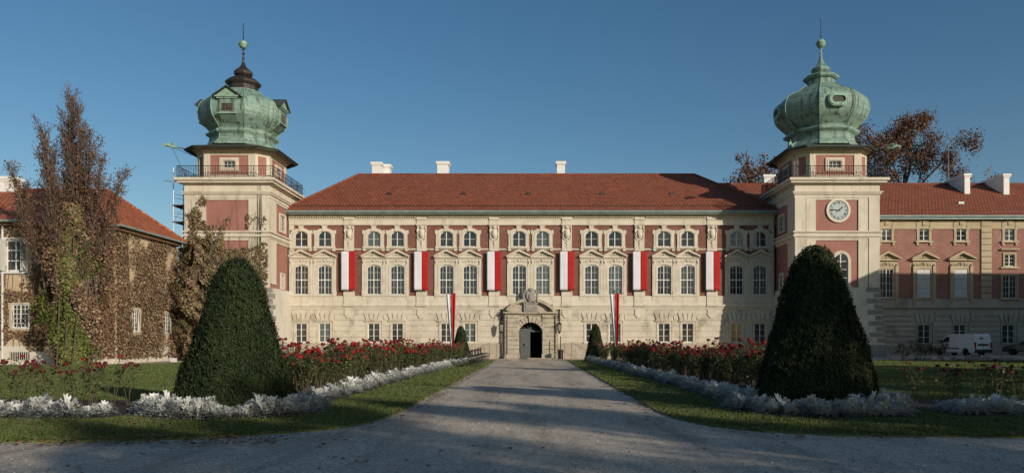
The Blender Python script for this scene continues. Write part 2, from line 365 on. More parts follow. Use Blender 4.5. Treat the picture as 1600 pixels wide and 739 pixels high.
def grass(seed, n, poly, y0, y1, hgt, wd, side):
    rg = np.random.default_rng(seed)
    Y = y0+(y1-y0)*rg.random(n)**1.5; X = (rg.random(n)*(.72 if side<0 else .67)*Y+.0)*side*1.02
    k = inpoly(poly, X, Y)
    for bp in (bedsL, bedsR, frontL, frontR): k &= ~inpoly(bp, X, Y)
    for (cx,cy,r,h) in (YL,YR): k &= (X-cx)**2+(Y-cy)**2 > 1.9**2
    X = X[k]; Y = Y[k]; n = len(X)
    c = np.stack([X, Y, np.full(n,.03)], 1); th = rg.random(n)*6.283
    s = np.stack([np.cos(th), np.sin(th), np.zeros(n)],1)*wd*.5*(1+Y/30)[:,None]
    hh = hgt*rg.uniform(.5,1.3,n)*(.8+.5*np.sin(X*1.7+3*np.sin(Y*.9))**2)
    tip = c+np.stack([rg.normal(size=n)*.4*hh, rg.normal(size=n)*.4*hh, hh],1)
    return np.stack([c-s, c+s, tip],1)
parts = [grass(11, 190000, lawnL, 11.8, 34, .055, .012, -1), grass(12, 160000, lawnR, 12.3, 34, .055, .012, 1), grass(13, 110000, lawnL, 28, 61, .06, .022, -1), grass(14, 110000, lawnR, 28, 61, .06, .022, 1)]
v = np.concatenate(parts).reshape(-1,3); n = len(v)//3
me = bpy.data.meshes.new('grass_blades'); me.vertices.add(3*n); me.vertices.foreach_set('co', v.ravel()); me.loops.add(3*n)
me.loops.foreach_set('vertex_index', np.arange(3*n)); me.polygons.add(n); me.polygons.foreach_set('loop_start', np.arange(n)*3)
me.update(calc_edges=True); me.validate(); me.materials.append(M['grass_blade'])
tag(link('lawn_grass', me), 'short green grass of the lawns on both sides of the gravel path', 'grass', kind='stuff')
# fallen leaves and loose stones
rg = np.random.default_rng(5); C = []
def sc(n, x0, x1, y0, y1, z=.07):
    C.append(np.stack([rg.uniform(x0,x1,n), rg.uniform(y0,y1,n), np.full(n,z)],1))
sc(500,-11,-2.8,11.8,14.8); sc(260,-5.2,-3.0,14.5,30); sc(260,2.9,5.2,14,30); sc(520,3,12,12.5,15.6); sc(700,-30,-8.4,11.9,15.4); sc(350,8.5,25,12.6,16)
sc(900,-30,-8,20,46,.075); sc(200,9,35,20,46,.075); sc(160,-10,14,6,12,.012); sc(900,-33,-27,46.5,50.2,.02); sc(260,-3.2,-2.7,15,55,.02); sc(160,2.6,3.0,16,55,.02)
sc(500,-3.3,-2.6,15,45,.045); sc(350,2.5,3.3,15,45,.045); sc(300,-3.3,3.4,13,45,.012); sc(900,-12,-4,11.5,12.6,.045); sc(500,-25,-12,11.6,12.2,.045); sc(300,4,16,12.2,12.8,.045); sc(700,-28,-20,50,58,.02)
fl = np.concatenate(C)
tag(kites('fallen_leaves', fl, .085, 'fallen_leaf', nrm=np.tile((0,0,2.0),(len(fl),1)), spread=.5, aspect=.8, seed=3), 'dry brown leaves fallen over the lawn edges and gravel', 'leaves', kind='stuff')
b = MB(); rd = random.Random(8)
for i in range(2600):
    y = 9+rd.random()**1.6*24; x = rd.uniform(-.72,.67)*y if y < 12 else rd.uniform(-2.95,2.8)
    r = rd.choice((.008,.010,.012,.014,.022 if rd.random()<.2 else .010)); a = rd.random()*3
    b.lathe([(r*.6,0),(r,r*.45),(r*.55,r*.9)], 5, (x,y), a, rd.uniform(.7,1.3), 1)
tag(b.build('loose_pebbles', M['pebble']), 'small pale stones lying loose on the gravel path', 'pebbles', kind='stuff')

# ------------------------------------------------------------ windows
def outl(w, h, rise, n=8, x0=0, z0=0, fl=0):
    """outline of an opening: bottom left, bottom right, then the arched head from right to left"""
    hw = w/2; pts = [(x0-hw, z0), (x0+hw, z0)]
    if rise <= 1e-6:
        for i in range(n+1): pts.append((x0+hw-w*i/n, z0+h))
    elif rise >= hw*.98:
        for i in range(n+1):
            a = math.pi*i/n; pts.append((x0+hw*math.cos(a), z0+h-hw+hw*math.sin(a)))
    else:
        rr = (hw*hw+rise*rise)/(2*rise); am = math.asin(hw/rr)
        for i in range(n+1):
            a = am-2*am*i/n; pts.append((x0+rr*math.sin(a), z0+h-rr+rr*math.cos(a)))
    return pts
def sash(w, h, rise, nx, nz, fw=.07, mw=.026, thick=.05, mid=True, cross=None):
    """white casement: outer frame ring, mullions and glazing bars"""
    b = MB(); b.ring(outl(w-2*fw, h-2*fw, max(rise-fw*.3,0) if rise < w/2 else w/2-fw, z0=fw), outl(w, h, rise), .03, .10)
    for i in range(1, nx):
        x = -w/2+w*i/nx; m = .075 if (nx % 2 == 0 and i == nx//2) else mw
        zt = h-fw*.6-(0 if rise == 0 else (rise*(2*x/w)**2 if rise < w/2 else w/2-math.sqrt(max((w/2)**2-x*x,0))))
        b.box(x-m/2, x+m/2, .035 if m > .05 else .045, .095, fw*.5, zt)
    for j in range(1, nz):
        z = h*j/nz; m = mw
        if cross is not None and abs(j-cross) < .1: m = .08
        xs = w/2-.02
        zz = z-(h-rise)
        if rise >= w/2*.98 and zz > 0: xs = math.sqrt(max((w/2)**2-zz*zz, .01))-.02
        b.box(-xs, xs, .037 if m > .05 else .047, .093, z-m/2, z+m/2)
    return b
def pane_mb(w, h, rise):
    b = MB(); b.prism_y(outl(w-.02, h-.02, rise*.98, z0=.01), .07, .085); return b
def voluted(b, x, z, s=1, y=-.14):            # a small carved scroll bracket
    b.ball((x, y, z), .085*s, 8, 4, sx=.8, sy=.8, sz=1.1); b.ball((x, y+.03, z-.16*s), .055*s, 6, 4, sz=1.6)
def orn(b, x, z, w, h, seed, y=-.1, n=9):      # carved relief: mask, leaves and ribbons
    rd = random.Random(seed); b.ball((x, y, z+h*.1), h*.26, 8, 5, sy=.6, sz=1.2)
    for i in range(n):
        u = i/(n-1)*2-1; xx = x+u*w/2; zz = z+h*.12*math.cos(u*5)-abs(u)*h*.12
        b.ball((xx, y+.03, zz), h*rd.uniform(.09,.15), 6, 4, sx=rd.uniform(.7,1.5), sy=.5, sz=rd.uniform(.8,1.8))
    for s_ in (-1,1):
        b.tube([(x+s_*w*t*.5, y, z+h*(.35-.5*t+.12*math.sin(t*9))) for t in (0,.25,.5,.75,1)], h*.07, 5)
WT = {}
def wtype(name, sash_mb, pane, surround, frame_mat='window_white', sur_mat='cream_stone', extra=None):
    WT[name] = (sash_mb.mesh('window', M[frame_mat]), pane.mesh('pane', M['glass']) if pane else None,
                surround.mesh('surround', M[sur_mat]) if surround else None, extra)
def window(t, parent, loc, rz=0, label=None):
    f, g_, s, ex = WT[t]
    o = link('window', f, parent, loc, rz)
    if label: o['label'] = label
    kids = [('pane', g_), ('surround', s)] + ([ex] if ex else [])
    for nm, me_ in kids:
        if me_:
            c = bpy.data.objects.new(nm, me_); COL.objects.link(c); c.parent = o
    return o
def gable(b, w, h, z, d, t=.12, seg=False):   # triangular pediment: raking mouldings + base + recessed field
    hw = w/2
    b.prism_y([(-hw,z),(hw,z),(0,z+h-t)], -.07, .05)
    L = math.hypot(hw, h)
    for s_ in (-1,1):
        p = [(s_*hw, z+.0), (s_*hw, z+t), (0, z+h+t*.5), (0, z+h-t)]
        if s_ < 0: p = p[::-1]
        b.prism_y(p, -d-.08, .04)
# A: upper storey arched window with eared surround and keystone
s = MB(); hwA, hA = 1.18, 1.40
s.ring(outl(hwA, hA, .30), outl(hwA+.68, hA+.30, .34, z0=-.02), -.09, .22)
s.ring(outl(hwA+.10, hA+.05, .31), outl(hwA+.30, hA+.15, .33), -.12, -.085)
s.box(-.20,.20,-.16,.02,hA-.02,hA+.46); s.box(-.26,.26,-.19,.02,hA+.42,hA+.50)
s.box(-.99,.99,-.22,.04,-.17,-.021)
for x in (-.84,.84): s.box(x-.13,x+.13,-.15,.02,-.40,-.171)
for x in (-.93,.93): s.box(x-.10,x+.10,-.08,.02,hA-.25,hA+.10)
wtype('upper', sash(hwA,hA,.30,2,2,.06), pane_mb(hwA,hA,.30), s)
# B: piano nobile window with pediment, mask and side pilasters
s = MB(); wB, hB = 1.26, 2.70
s.ring(outl(wB, hB, .20), outl(2.12, hB+.16, .0, z0=0), -.06, .22)
s.ring(outl(wB+.06, hB+.03, .2), outl(wB+.30, hB+.15, .22), -.10, -.055)
for x in (-.93,.93):
    s.box(x-.13,x+.13,-.12,.02,.02,hB+.10); s.box(x-.15,x+.15,-.15,.02,-.001,.30); voluted(s, x, hB+.28, 1.1); s.box(x-.12,x+.12,-.11,.02,hB+.101,hB+.55)
s.box(-1.03,1.03,-.055,.02,hB+.161,hB+.62)
orn(s, 0, hB+.34, 1.3, .42, 4, -.10)
s.box(-1.07,1.07,-.20,.02,hB+.621,hB+.70)
gable(s, 2.22, .64, hB+.701, .30, .13)
orn(s, 0, hB+.90, .8, .30, 9, -.13, 7)
s.box(-1.06,1.06,-.16,.03,-.14,-.002)
for x in (-.93,.93): s.box(x-.13,x+.13,-.10,.02,-.42,-.141)
wtype('piano', sash(wB,hB,.20,4,4,.08,.02,cross=2), pane_mb(wB,hB,.20), s)
# C: ground floor window
s = MB(); wC, hC = 1.02, 1.70
s.ring(outl(wC,hC,0), outl(wC+.34,hC+.17,0,z0=-.02), -.085, .22)
s.box(-.80,.80,-.20,.02,hC+.19,hC+.29); s.box(-.72,.72,-.12,.02,hC+.151,hC+.189)
for i,x in enumerate((-.52,-.17,.17,.52)):
    s.prism_y([(x-.155+abs(x)*0,hC+.30),(x+.155,hC+.30),(x*1.35+.19,hC+.95),(x*1.35-.19,hC+.95)], -.11-.012*(i%2), .02)
s.box(-.70,.70,-.15,.02,-.12,-.021)
wtype('ground', sash(wC,hC,0,2,3,.06), pane_mb(wC,hC,0), s, sur_mat='rusticated_plaster')
# wing windows
s = MB(); s.ring(outl(.9,1.45,0), outl(1.34,1.75,0,z0=-.02), -.07, .24); s.box(-.82,.82,-.2,.03,-.16,-.021)
s.box(-.16,.16,-.14,.02,1.46,2.0); s.box(-.70,.70,-.1,.02,1.74,1.86)
for x in (-.62,.62): s.box(x-.1,x+.1,-.13,.02,-.40,-.161); s.box(x-.11,x+.11,-.10,.02,1.0,1.85)
wtype('wing_upper', sash(.9,1.45,0,2,3,.06), pane_mb(.9,1.45,0), s, sur_mat='wing_trim')
s = MB(); s.ring(outl(1.25,2.65,0), outl(1.60,2.80,0,z0=0), -.07, .24)
for x in (-.92,.92): s.box(x-.14,x+.14,-.16,.02,0,2.95); voluted(s, x, 3.02, 1.2)
s.box(-1.06,1.06,-.06,.02,2.801,3.42); orn(s, 0, 3.10, 1.3, .5, 6, -.12)
s.box(-1.2,1.2,-.28,.02,3.421,3.52); gable(s, 2.5, .72, 3.521, .34, .15); orn(s, 0, 3.72, .7, .3, 2, -.12, 5)
s.box(-1.12,1.12,-.20,.03,-.14,-.001)
for x in (-.92,.92): s.box(x-.15,x+.15,-.13,.02,-.6,-.141)
wtype('wing_pediment', sash(1.25,2.65,0,4,4,.06), pane_mb(1.25,2.65,0), s, sur_mat='wing_trim')
sh = MB()
for k in range(2):
    x0 = -.60+k*.605
    for j in range(3): sh.box(x0, x0+.59, -.01, .03, .03+j*.875, .86+j*.875)
    for j in range(24): sh.box(x0+.05, x0+.54, -.025, -.008, .07+j*.107, .13+j*.107)
WT['wing_shuttered'] = WT['wing_pediment'][:3] + (('shutter', sh.mesh('shutter', M['shutter_white'])),)
s = MB(); s.ring(outl(1.15,1.75,0), outl(1.42,1.92,0,z0=-.02), -.075, .24)
for x in (-.5,-.17,.17,.5): s.prism_y([(x-.15,1.98),(x+.15,1.98),(x*1.5+.19,2.75),(x*1.5-.19,2.75)], -.10, .02)
wtype('wing_ground', sash(1.15,1.75,0,2,3,.06), pane_mb(1.15,1.75,0), s, sur_mat='wing_stone')
s = MB(); s.ring(outl(.92,1.10,0), outl(1.25,1.34,0,z0=-.08), -.09, .24); s.box(-.85,.85,-.25,.02,1.5,1.62); s.box(-.85,.85,-.16,.02,-.22,-.081)
wtype('wing_mezzanine', sash(.92,1.10,0,2,3,.06), pane_mb(.92,1.10,0), s, sur_mat='wing_trim')
s = MB(); s.ring(outl(1.25,2.1,0), outl(1.62,2.28,0,z0=0), -.09, .24); s.box(-.95,.95,-.25,.03,-.14,-.001)
wtype('wing_plain', sash(1.25,2.1,0,4,4,.06), pane_mb(1.25,2.1,0), s, sur_mat='wing_trim')
# tower windows
s = MB(); s.ring(outl(1.20,2.75,.60), outl(1.66,2.98,.83,z0=-.02), -.08, .22); s.box(-.95,.95,-.14,.02,-.15,-.021)
wtype('tower_arched', sash(1.20,2.75,.60,2,4,.09,.05), pane_mb(1.20,2.75,.60), s)
s = MB(); s.ring(outl(1.0,.58,0), outl(1.62,1.12,0,z0=-.27), -.10, .20); s.ring(outl(1.16,.72,0,z0=-.07), outl(1.34,.90,0,z0=-.16), -.14, -.095)
wtype('belvedere', sash(1.0,.58,0,3,2,.05), pane_mb(1.0,.58,0), s)
s = MB(); s.ring(outl(1.3,1.35,0), outl(1.7,1.65,0,z0=-.15), -.08, .20)
wtype('tower_square', sash(1.3,1.35,0,2,3,.06), pane_mb(1.3,1.35,0), s)
s = MB(); s.ring(outl(.75,1.15,0), outl(1.15,1.45,0,z0=-.15), -.08, .20)
wtype('tower_small', sash(.75,1.15,0,2,3,.05), pane_mb(.75,1.15,0), s)
# annex windows
s = MB(); s.ring(outl(1.30,2.15,0), outl(1.75,2.36,0,z0=-.05), -.05, .22); s.box(-.95,.95,-.16,.02,-.16,-.051)
ws = MB()
for q in (-1,1):
    ws.box(q*.66-.0 if q>0 else -.70, .70 if q>0 else -.66, -.50, -.02, .02, 2.12)
wtype('annex_large', sash(1.30,2.15,0,2,3,.10,.07), pane_mb(1.30,2.15,0), s, sur_mat='shutter_white', extra=('shutter', ws.mesh('shutter', M['shutter_white'])))
s = MB(); s.ring(outl(1.12,1.62,0), outl(1.30,1.78,0,z0=-.08), -.06, .22)
wtype('annex_small', sash(1.12,1.62,0,4,5,.08,.035), pane_mb(1.12,1.62,0), s, sur_mat='off_white')

def wall(b, x0, x1, z0, z1, y, holes, depth=.25):
    """front sheet of a wall with rectangular holes and their reveals (faces -Y)"""
    xs = sorted(set([x0,x1]+[h[0] for h in holes]+[h[1] for h in holes])); zs = sorted(set([z0,z1]+[h[2] for h in holes]+[h[3] for h in holes]))
    for i in range(len(xs)-1):
        for j in range(len(zs)-1):
            cx, cz = (xs[i]+xs[i+1])/2, (zs[j]+zs[j+1])/2
            if any(h[0]<cx<h[1] and h[2]<cz<h[3] for h in holes): continue
            b.add([(xs[i],y,zs[j]),(xs[i+1],y,zs[j]),(xs[i+1],y,zs[j+1]),(xs[i],y,zs[j+1])], [(0,1,2,3)])
    for (a,c,d,e) in holes:
        b.add([(a,y,d),(c,y,d),(c,y,e),(a,y,e),(a,y+depth,d),(c,y+depth,d),(c,y+depth,e),(a,y+depth,e)],
              [(0,4,5,1),(1,5,6,2),(2,6,7,3),(3,7,4,0)])

# ------------------------------------------------------------ palace main block
YF = 68.0; S = F/YF
zf = lambda py: ZP(py, YF)
X0 = XP(829, YF); BW = 113.3/S; HP = 18.35/S
XL, XR = -22.35, 22.15
main = thing('palace_main_block', 'long cream and red main palace range between the two towers', 'palace', (X0, YF, 0))
centers = [X0+BW*k for k in range(-3,4)]; pil = [X0+BW*(k+.5) for k in range(-3,3)]
z_up0, z_pn0, z_gr0 = zf(385.5), zf(460.5), zf(534.3)
zBand0, zBand1 = zf(481), zf(462.3)
holes_u, holes_g = [], []
for c in centers:
    for q in (-1,1):
        x = c+q*HP
        holes_u += [(x-.58,x+.58,z_up0,z_up0+1.39), (x-.62,x+.62,z_pn0,z_pn0+2.69)]
        if abs(c-X0) > 1: holes_g.append((x-.50,x+.50,z_gr0,z_gr0+1.69))
        window('upper', main, (x,YF,z_up0)); window('piano', main, (x,YF,z_pn0))
        if abs(c-X0) > 1: window('ground', main, (x,YF,z_gr0))
b = MB(); wall(b, XL, XR, zBand1, zf(351.5), YF, holes_u); b.build('brick_wall', M['red_wall'], main)
b = MB(); door_h = (X0-1.08, X0+1.08, 0.0, 3.3)
wall(b, XL, XR, -.1, zBand0, YF, holes_g+[door_h], .35)
# side and rear walls
b.box(XL, XL+.2, YF+.001, 82.5, 0, 13.1); b.box(XR-.2, XR, YF+.001, 82.5, 0, 13.1); b.box(XL+.2, XR-.2, 82.3, 82.5, 0, 13.1)
b.build('ground_floor_wall', M['rusticated_plaster'], main)
# rusticated courses
b = MB(); zc = zf(535.5); nrow = 0; rd = random.Random(3)
zs = [zf(535)+i*.512 for i in range(8)]
gl = [XL]+sorted([c+q*HP for c in centers for q in (-1,1) if abs(c-X0)>1])+[XR]
for z0 in zs:
    z1 = min(z0+.445, zf(483.5))
    if z1 <= z0+.1: continue
    blocked = []
    for h in holes_g:
        m_ = .19 if z0 < z_gr0+1.87 else (.36 if z1 < z_gr0+2.95 else None)
        if z1 > z_gr0-.03 and m_ is not None: blocked.append((h[0]-m_-.02, h[1]+m_+.02))
    blocked.append((X0-2.45, X0+2.45)); blocked.sort()
    x = XL
    for (a,c) in blocked+[(XR,XR+1)]:
        if a-x > .05: b.bbox(x+.006, a, YF-.055, YF+.02, z0, z1, .015)
        x = max(x, c)
b.build('rustication', M['rusticated_plaster'], main)
b = MB()
for (a,c) in ((XL+.01,X0-2.4),(X0+2.4,XR-.01)): b.bbox(a,c,YF-.13,YF+.02,-.1,zf(536.5),.03)
b.build('plinth', M['plinth_stone'], main)
# string course, apron and cornice
b = MB()
for (a,c) in ((XL+.01,X0-2.0),(X0+2.0,XR-.01)):
    b.box(a,c,YF-.07,YF+.02,zBand0+.02,zBand1)
    b.box(a,c,YF-.26,YF+.02,zf(478.6),zf(475.6)); b.box(a,c,YF-.18,YF+.02,zf(480.4),zf(478.7)); b.box(a,c,YF-.12,YF+.02,zf(483.2),zf(480.5))
b.box(X0-1.99,X0+1.99,YF-.065,YF+.02,zf(476),zBand1)
for p in pil:                                  # projecting band under each pilaster and shield shaped drop below
    b.box(p-.52,p+.52,YF-.33,YF+.02,zf(478.5),zf(475.5)); b.box(p-.48,p+.48,YF-.14,YF+.02,zf(475.3),zBand1-.01)
    b.prism_y([(p-.42,zf(491)),(p-.18,zf(497)),(p+.18,zf(497)),(p+.42,zf(491)),(p+.42,zf(483.4)),(p-.42,zf(483.4))], YF-.13, YF+.02)
b.box(XL+.01,XR-.01,YF-.12,YF+.02,zf(352),zf(350)); b.box(XL+.01,XR-.01,YF-.06,YF+.02,zf(350),zf(343.5))
b.box(XL+.01,XR-.01,YF-.10,YF+.02,zf(343.4),zf(341.6)); b.box(XL+.01,XR-.01,YF-.14,YF+.02,zf(341.5),zf(337))
b.box(XL+.01,XR-.01,YF-.42,YF+.02,zf(336.9),zf(335.2)); b.box(XL+.01,XR-.01,YF-.55,YF+.02,zf(335.1),zf(333.2))
x = XL+.1
while x < XR-.1:
    if not any(abs(x-p) < .5 for p in pil): b.box(x,x+.11,YF-.27,YF-.139,zf(340.8),zf(338))
    x += .21
b.box(XL+.3,XR-.3,YF-.05,YF+.02,zf(390.4),zf(388.4))
b.build('cornice', M['cream_plaster'], main)
# pilasters with carved cartouches
b = MB()
b.box(-.44,.44,-.13,.02,zBand1,zf(344)); b.box(-.50,.50,-.17,.02,zBand1,zBand1+.35); b.box(-.46,.46,-.20,.02,zf(343.9),zf(337.1))
b.box(-.50,.50,-.24,.02,zf(352.5),zf(350.2))
pm = b.mesh('pilaster', M['cream_plaster'])
b = MB(); zt = zf(366)
b.prism_y([(.27*math.cos(a)*1.0, zt+.42*math.sin(a)) for a in [R(20*i) for i in range(18)]], -.20, -.1)
b.ball((0,-.18,zt), .2, 8, 5, sy=.5, sz=1.4)
for q in (-1,1):
    b.tube([(q*.34,-.16,zt+.6),(q*.42,-.18,zt+.3),(q*.30,-.16,zt),(q*.38,-.16,zt-.3),(q*.15,-.16,zt-.55)], .055, 6)
    b.ball((q*.33,-.16,zt+.62),.10,6,4)
b.ball((0,-.18,zt+.62), .14, 8, 4, sx=1.5)
for k in range(5): b.ball((.04*(-1)**k,-.16,zt-.62-.15*k), .12-.015*k, 6, 4, sy=.7)
cm = b.mesh('cartouche', M['cream_stone'], True)
for p in pil:
    o = link('pilaster', pm, main, (p,YF,0)); c = bpy.data.objects.new('cartouche', cm); COL.objects.link(c); c.parent = o
b = MB()
for xx in (XL+.42, XR-.42):
    b.box(xx-.3,xx+.3,YF-.08,YF+.02,zBand1,zf(352.1))
b.build('corner_strip', M['cream_plaster'], main)
# roof
def hip_roof(x0,x1,y0,y1,ze,xr0,xr1,yr,zr,th=.22):
    b = MB()
    top = [(x0,y0,ze),(x1,y0,ze),(x1,y1,ze),(x0,y1,ze),(xr0,yr,zr),(xr1,yr,zr)]
    b.add(top, [(0,1,5,4),(1,2,5),(2,3,4,5),(3,0,4)])
    bot = [(x0,y0,ze-th),(x1,y0,ze-th),(x1,y1,ze-th),(x0,y1,ze-th)]
    b.add(bot+top[:4], [(3,2,1,0),(0,1,5,4),(1,2,6,5),(2,3,7,6),(3,0,4,7)])
    return b
def ridge_tiles(b, p, q, r=.12):
    p, q = Vector(p), Vector(q); L = (q-p).length; n = max(1,int(L/.38)); d = (q-p)/n
    for i in range(n): b.tube([p+d*i, p+d*(i+1.06)], [r, r*.86], 8)
zE = zf(330.5); yE = YF-.75; yr = 75.0; zr = ZP(273.2, yr)
xr0, xr1 = XP(560, yr), XP(1085, yr)
hip_roof(XL-.1, XR+.1, yE, 82.9, zE, xr0, xr1, yr, zr).build('roof', M['roof_tile'], main)
b = MB(); ridge_tiles(b, (xr0,yr,zr+.03), (xr1,yr,zr+.03)); ridge_tiles(b, (XL-.1,yE,zE+.05), (xr0,yr,zr+.03)); ridge_tiles(b, (XR+.1,yE,zE+.05), (xr1,yr,zr+.03))
k = (zr-zE)/(yr-yE)
b.build('ridge_tiles', M['roof_tile'], main)
b = MB()                                         # eaves boards, gutter, snow guards
b.box(XL,XR,yE+.03,YF+.1,zE-.32,zE-.225)
b.tube([(XL-.1,yE-.07,zE-.13),(XR+.1,yE-.07,zE-.13)], .10, 8)
b.build('gutter', M['zinc'], main)
b = MB(); x = XL+.6; zz = zE+k*.75
while x < XR-.4:
    b.box(x,x+.05,yE+.72,yE+.80,zz-.05,zz+.10); x += .42
b.box(XL+.5,XR-.4,yE+.74,yE+.77,zz+.045,zz+.075)
b.build('snow_guard', M['copper_brown'], main)
def downpipe(parent, x, y, z0, z1, mt='iron', r=.06):
    b = MB(); b.tube([(x,y-.5,z1),(x,y-.48,z1-.25),(x,y-.12,z1-.75),(x,y-.12,z0)], r, 8)
    zz = z0+1
    while zz < z1-1: b.lathe([(r+.02,zz),(r+.02,zz+.06)], 8, (x,y-.12)); zz += 2
    return b.build('downpipe', M[mt], parent)
downpipe(main, XL+.22, YF-.05, zf(462), zE-.2, 'iron'); downpipe(main, XR-.2, YF-.05, zf(462), zE-.2, 'iron')
b = MB(); b.tube([(XL+.2,YF-.18,0),(XL+.2,YF-.18,zf(462))], .075, 8); b.build('downpipe', M['downpipe_copper'], main)
for px_ in (608, 724, 826, 941, 1050):
    z0 = ZP(305, 70.9); yy = yE+(z0-zE)/k
    b = MB(); b.box(XP(px_,yy)-.22, XP(px_,yy)+.22, yy-.12, yy+.45, z0-.1, z0+.16); b.build('roof_vent', M['copper_brown'], main)
def chimney(parent, px0, px1, pyt, Y, dy, z0, w2=None, shape=0):
    x0, x1, zt = XP(px0,Y), XP(px1,Y), ZP(pyt,Y); b = MB()
    b.box(x0+.08,x1-.08,Y,Y+dy,z0,zt-.35); b.box(x0+.02,x1-.02,Y-.06,Y+dy+.06,zt-.349,zt-.22); b.box(x0-.04,x1+.04,Y-.12,Y+dy+.12,zt-.219,zt)
    n = max(1,int((x1-x0)/.5))
    c = b.build('chimney', M['chimney_white'], parent)
    m_ = MB()
    for i in range(n):
        xx = x0+(i+.5)*(x1-x0)/n; m_.box(xx-.12,xx+.12,Y+.15,Y+dy-.15,zt+.001,zt+.03)
    m_.build('flue', M['interior_dark'], c, (0,0,0))
    return c
chimney(main, 580, 597, 253.5, 76.3, 1.0, 16.6); chimney(main, 594, 610, 257, 77.5, 1.0, 16); chimney(main, 682, 701.5, 252.5, 76.2, 1.1, 16.6); chimney(main, 869, 884, 252.5, 76.2, .9, 16.6)

# banners
def cloth(name, x0, x1, z0, z1, y, mt, parent, amp=.05, ph=0, nx=8, nz=16, th=.006, drape=None):
    b = MB(); g1 = []; g2 = []
    for j in range(nz+1):
        for i in range(nx+1):
            u, v_ = i/nx, j/nz; x = x0+(x1-x0)*u; z = z0+(z1-z0)*v_; yy = y+amp*math.sin(x*5+ph+v_*2)*(1-v_)**.6*.7+.01*math.sin(z*7+ph)
            if drape: x, yy = drape(u, v_, x, yy)
            g1.append((x,yy,z)); g2.append((x,yy+th,z))
    n = nx+1; fr = [(j*n+i,j*n+i+1,(j+1)*n+i+1,(j+1)*n+i) for j in range(nz) for i in range(nx)]
    k0 = len(g1); bk = [tuple(q+k0 for q in f[::-1]) for f in fr]
    ed = [(i+1,i,k0+i,k0+i+1) for i in range(nx)] + [(nz*n+i,nz*n+i+1,k0+nz*n+i+1,k0+nz*n+i) for i in range(nx)]
    ed += [(j*n,(j+1)*n,k0+(j+1)*n,k0+j*n) for j in range(nz)] + [((j+1)*n+nx,j*n+nx,k0+j*n+nx,k0+(j+1)*n+nx) for j in range(nz)]
    b.add(g1+g2, fr+bk+ed)
    return b.build(name, M[mt], parent, smooth=True)
names = ['first pilaster from the left tower', 'second pilaster from the left tower', 'pilaster just left of the portal', 'pilaster just right of the portal', 'second pilaster from the right tower', 'pilaster nearest the right tower']
for i, p in enumerate(pil):
    yb = YF-.42; t = thing('banner', 'long white and red banner hanging on the '+names[i], 'banner', (p,yb,zf(393)), 'white and red banners along the facade')
    xa, xb = p-.64, p+.64; xm = xa+(xb-xa)*.53
    cloth('white_stripe', xa, xm, zf(453.5+(i%3)*.3), zf(393.6), yb, 'flag_white', t, .022, i*2.1)
    cloth('red_stripe', xm+.002, xb, zf(453.5+(i%3)*.3), zf(393.6), yb, 'flag_red', t, .022, i*2.1)
    b = MB(); b.tube([(xa-.08,yb+.01,zf(393.4)),(xb+.08,yb+.01,zf(393.4))], .025, 6); b.tube([(xa+.02,yb+.01,zf(453.8)),(xb-.02,yb+.01,zf(453.8))], .02, 6)
    for q in (-.4,.4): b.tube([(p+q,yb+.01,zf(393.4)),(p+q,YF-.12,zf(392.8))], .015, 5)
    b.tube([(xb-.04,yb+.01,zf(453.8)),(xb+.9,YF-.06,zf(461.5))], .008, 4)
    b.build('rod', M['iron'], t)

# ------------------------------------------------------------ portal
pt = thing('stone_portal', 'carved stone gateway with round arch and broken pediment in the middle of the facade', 'portal', (X0,YF,0))
yp = YF-.55
b = MB()
zi = zf(497)
for q in (-1,1):                                # banded pilasters
    xc = X0+q*1.58
    b.box(xc-.50,xc+.50,yp+.08,YF-.15,0,zf(492.6))
    for j in range(9):
        z0 = .46+j*.40; b.bbox(xc-.53,xc+.53,yp,yp+.3,z0,z0+.345,.03)
    b.bbox(xc-.60,xc+.60,yp-.08,yp+.4,0,.44,.04)
    xo = X0+q*2.2                               # slim outer shafts
    b.bbox(xo-.14,xo+.14,yp+.18,YF-.05,0,zf(492.6),.03)
b.build('pilaster', M['portal_stone'], pt)
b = MB()                                         # arch field and voussoirs
aw, ah = 1.10, 3.27
b.ring(outl(2*aw,ah,aw,16,X0), outl(2.30,zf(492.6),0,16,X0), yp+.14, YF+.3)
for i in range(13):
    a0, a1 = R(180*i/13+1), R(180*(i+1)/13-1); r0, r1 = aw+.02, aw+(.52 if i%2==0 else .44)
    if i == 6: r1 = aw+.62
    zc = ah-aw
    b.prism_y([(X0+r0*math.cos(a0),zc+r0*math.sin(a0)),(X0+r1*math.cos(a0),zc+r1*math.sin(a0)),(X0+r1*math.cos(a1),zc+r1*math.sin(a1)),(X0+r0*math.cos(a1),zc+r0*math.sin(a1))], yp+.04+(.0 if i%2 else -.03)-(.1 if i==6 else 0), yp+.2)
b.box(X0-aw-.25,X0-aw+.03,yp+.02,yp+.2,ah-aw-.2,ah-aw-.04); b.box(X0+aw-.03,X0+aw+.25,yp+.02,yp+.2,ah-aw-.2,ah-aw-.04)
b.build('arch', M['portal_stone'], pt)
b = MB()                                         # entablature
b.bbox(X0-2.3,X0+2.3,yp-.02,YF,zf(492.5),zf(490.2),.02); b.bbox(X0-2.42,X0+2.42,yp-.22,YF,zf(490.1),zf(488),.03)
for q in (-1,1): b.bbox(X0+q*1.62-.85,X0+q*1.62+.85,yp-.30,YF-.1,zf(489.9),zf(487.6),.03)
zc = zf(487.5); Rr, cz = 2.95, zc-1.72            # broken segmental pediment
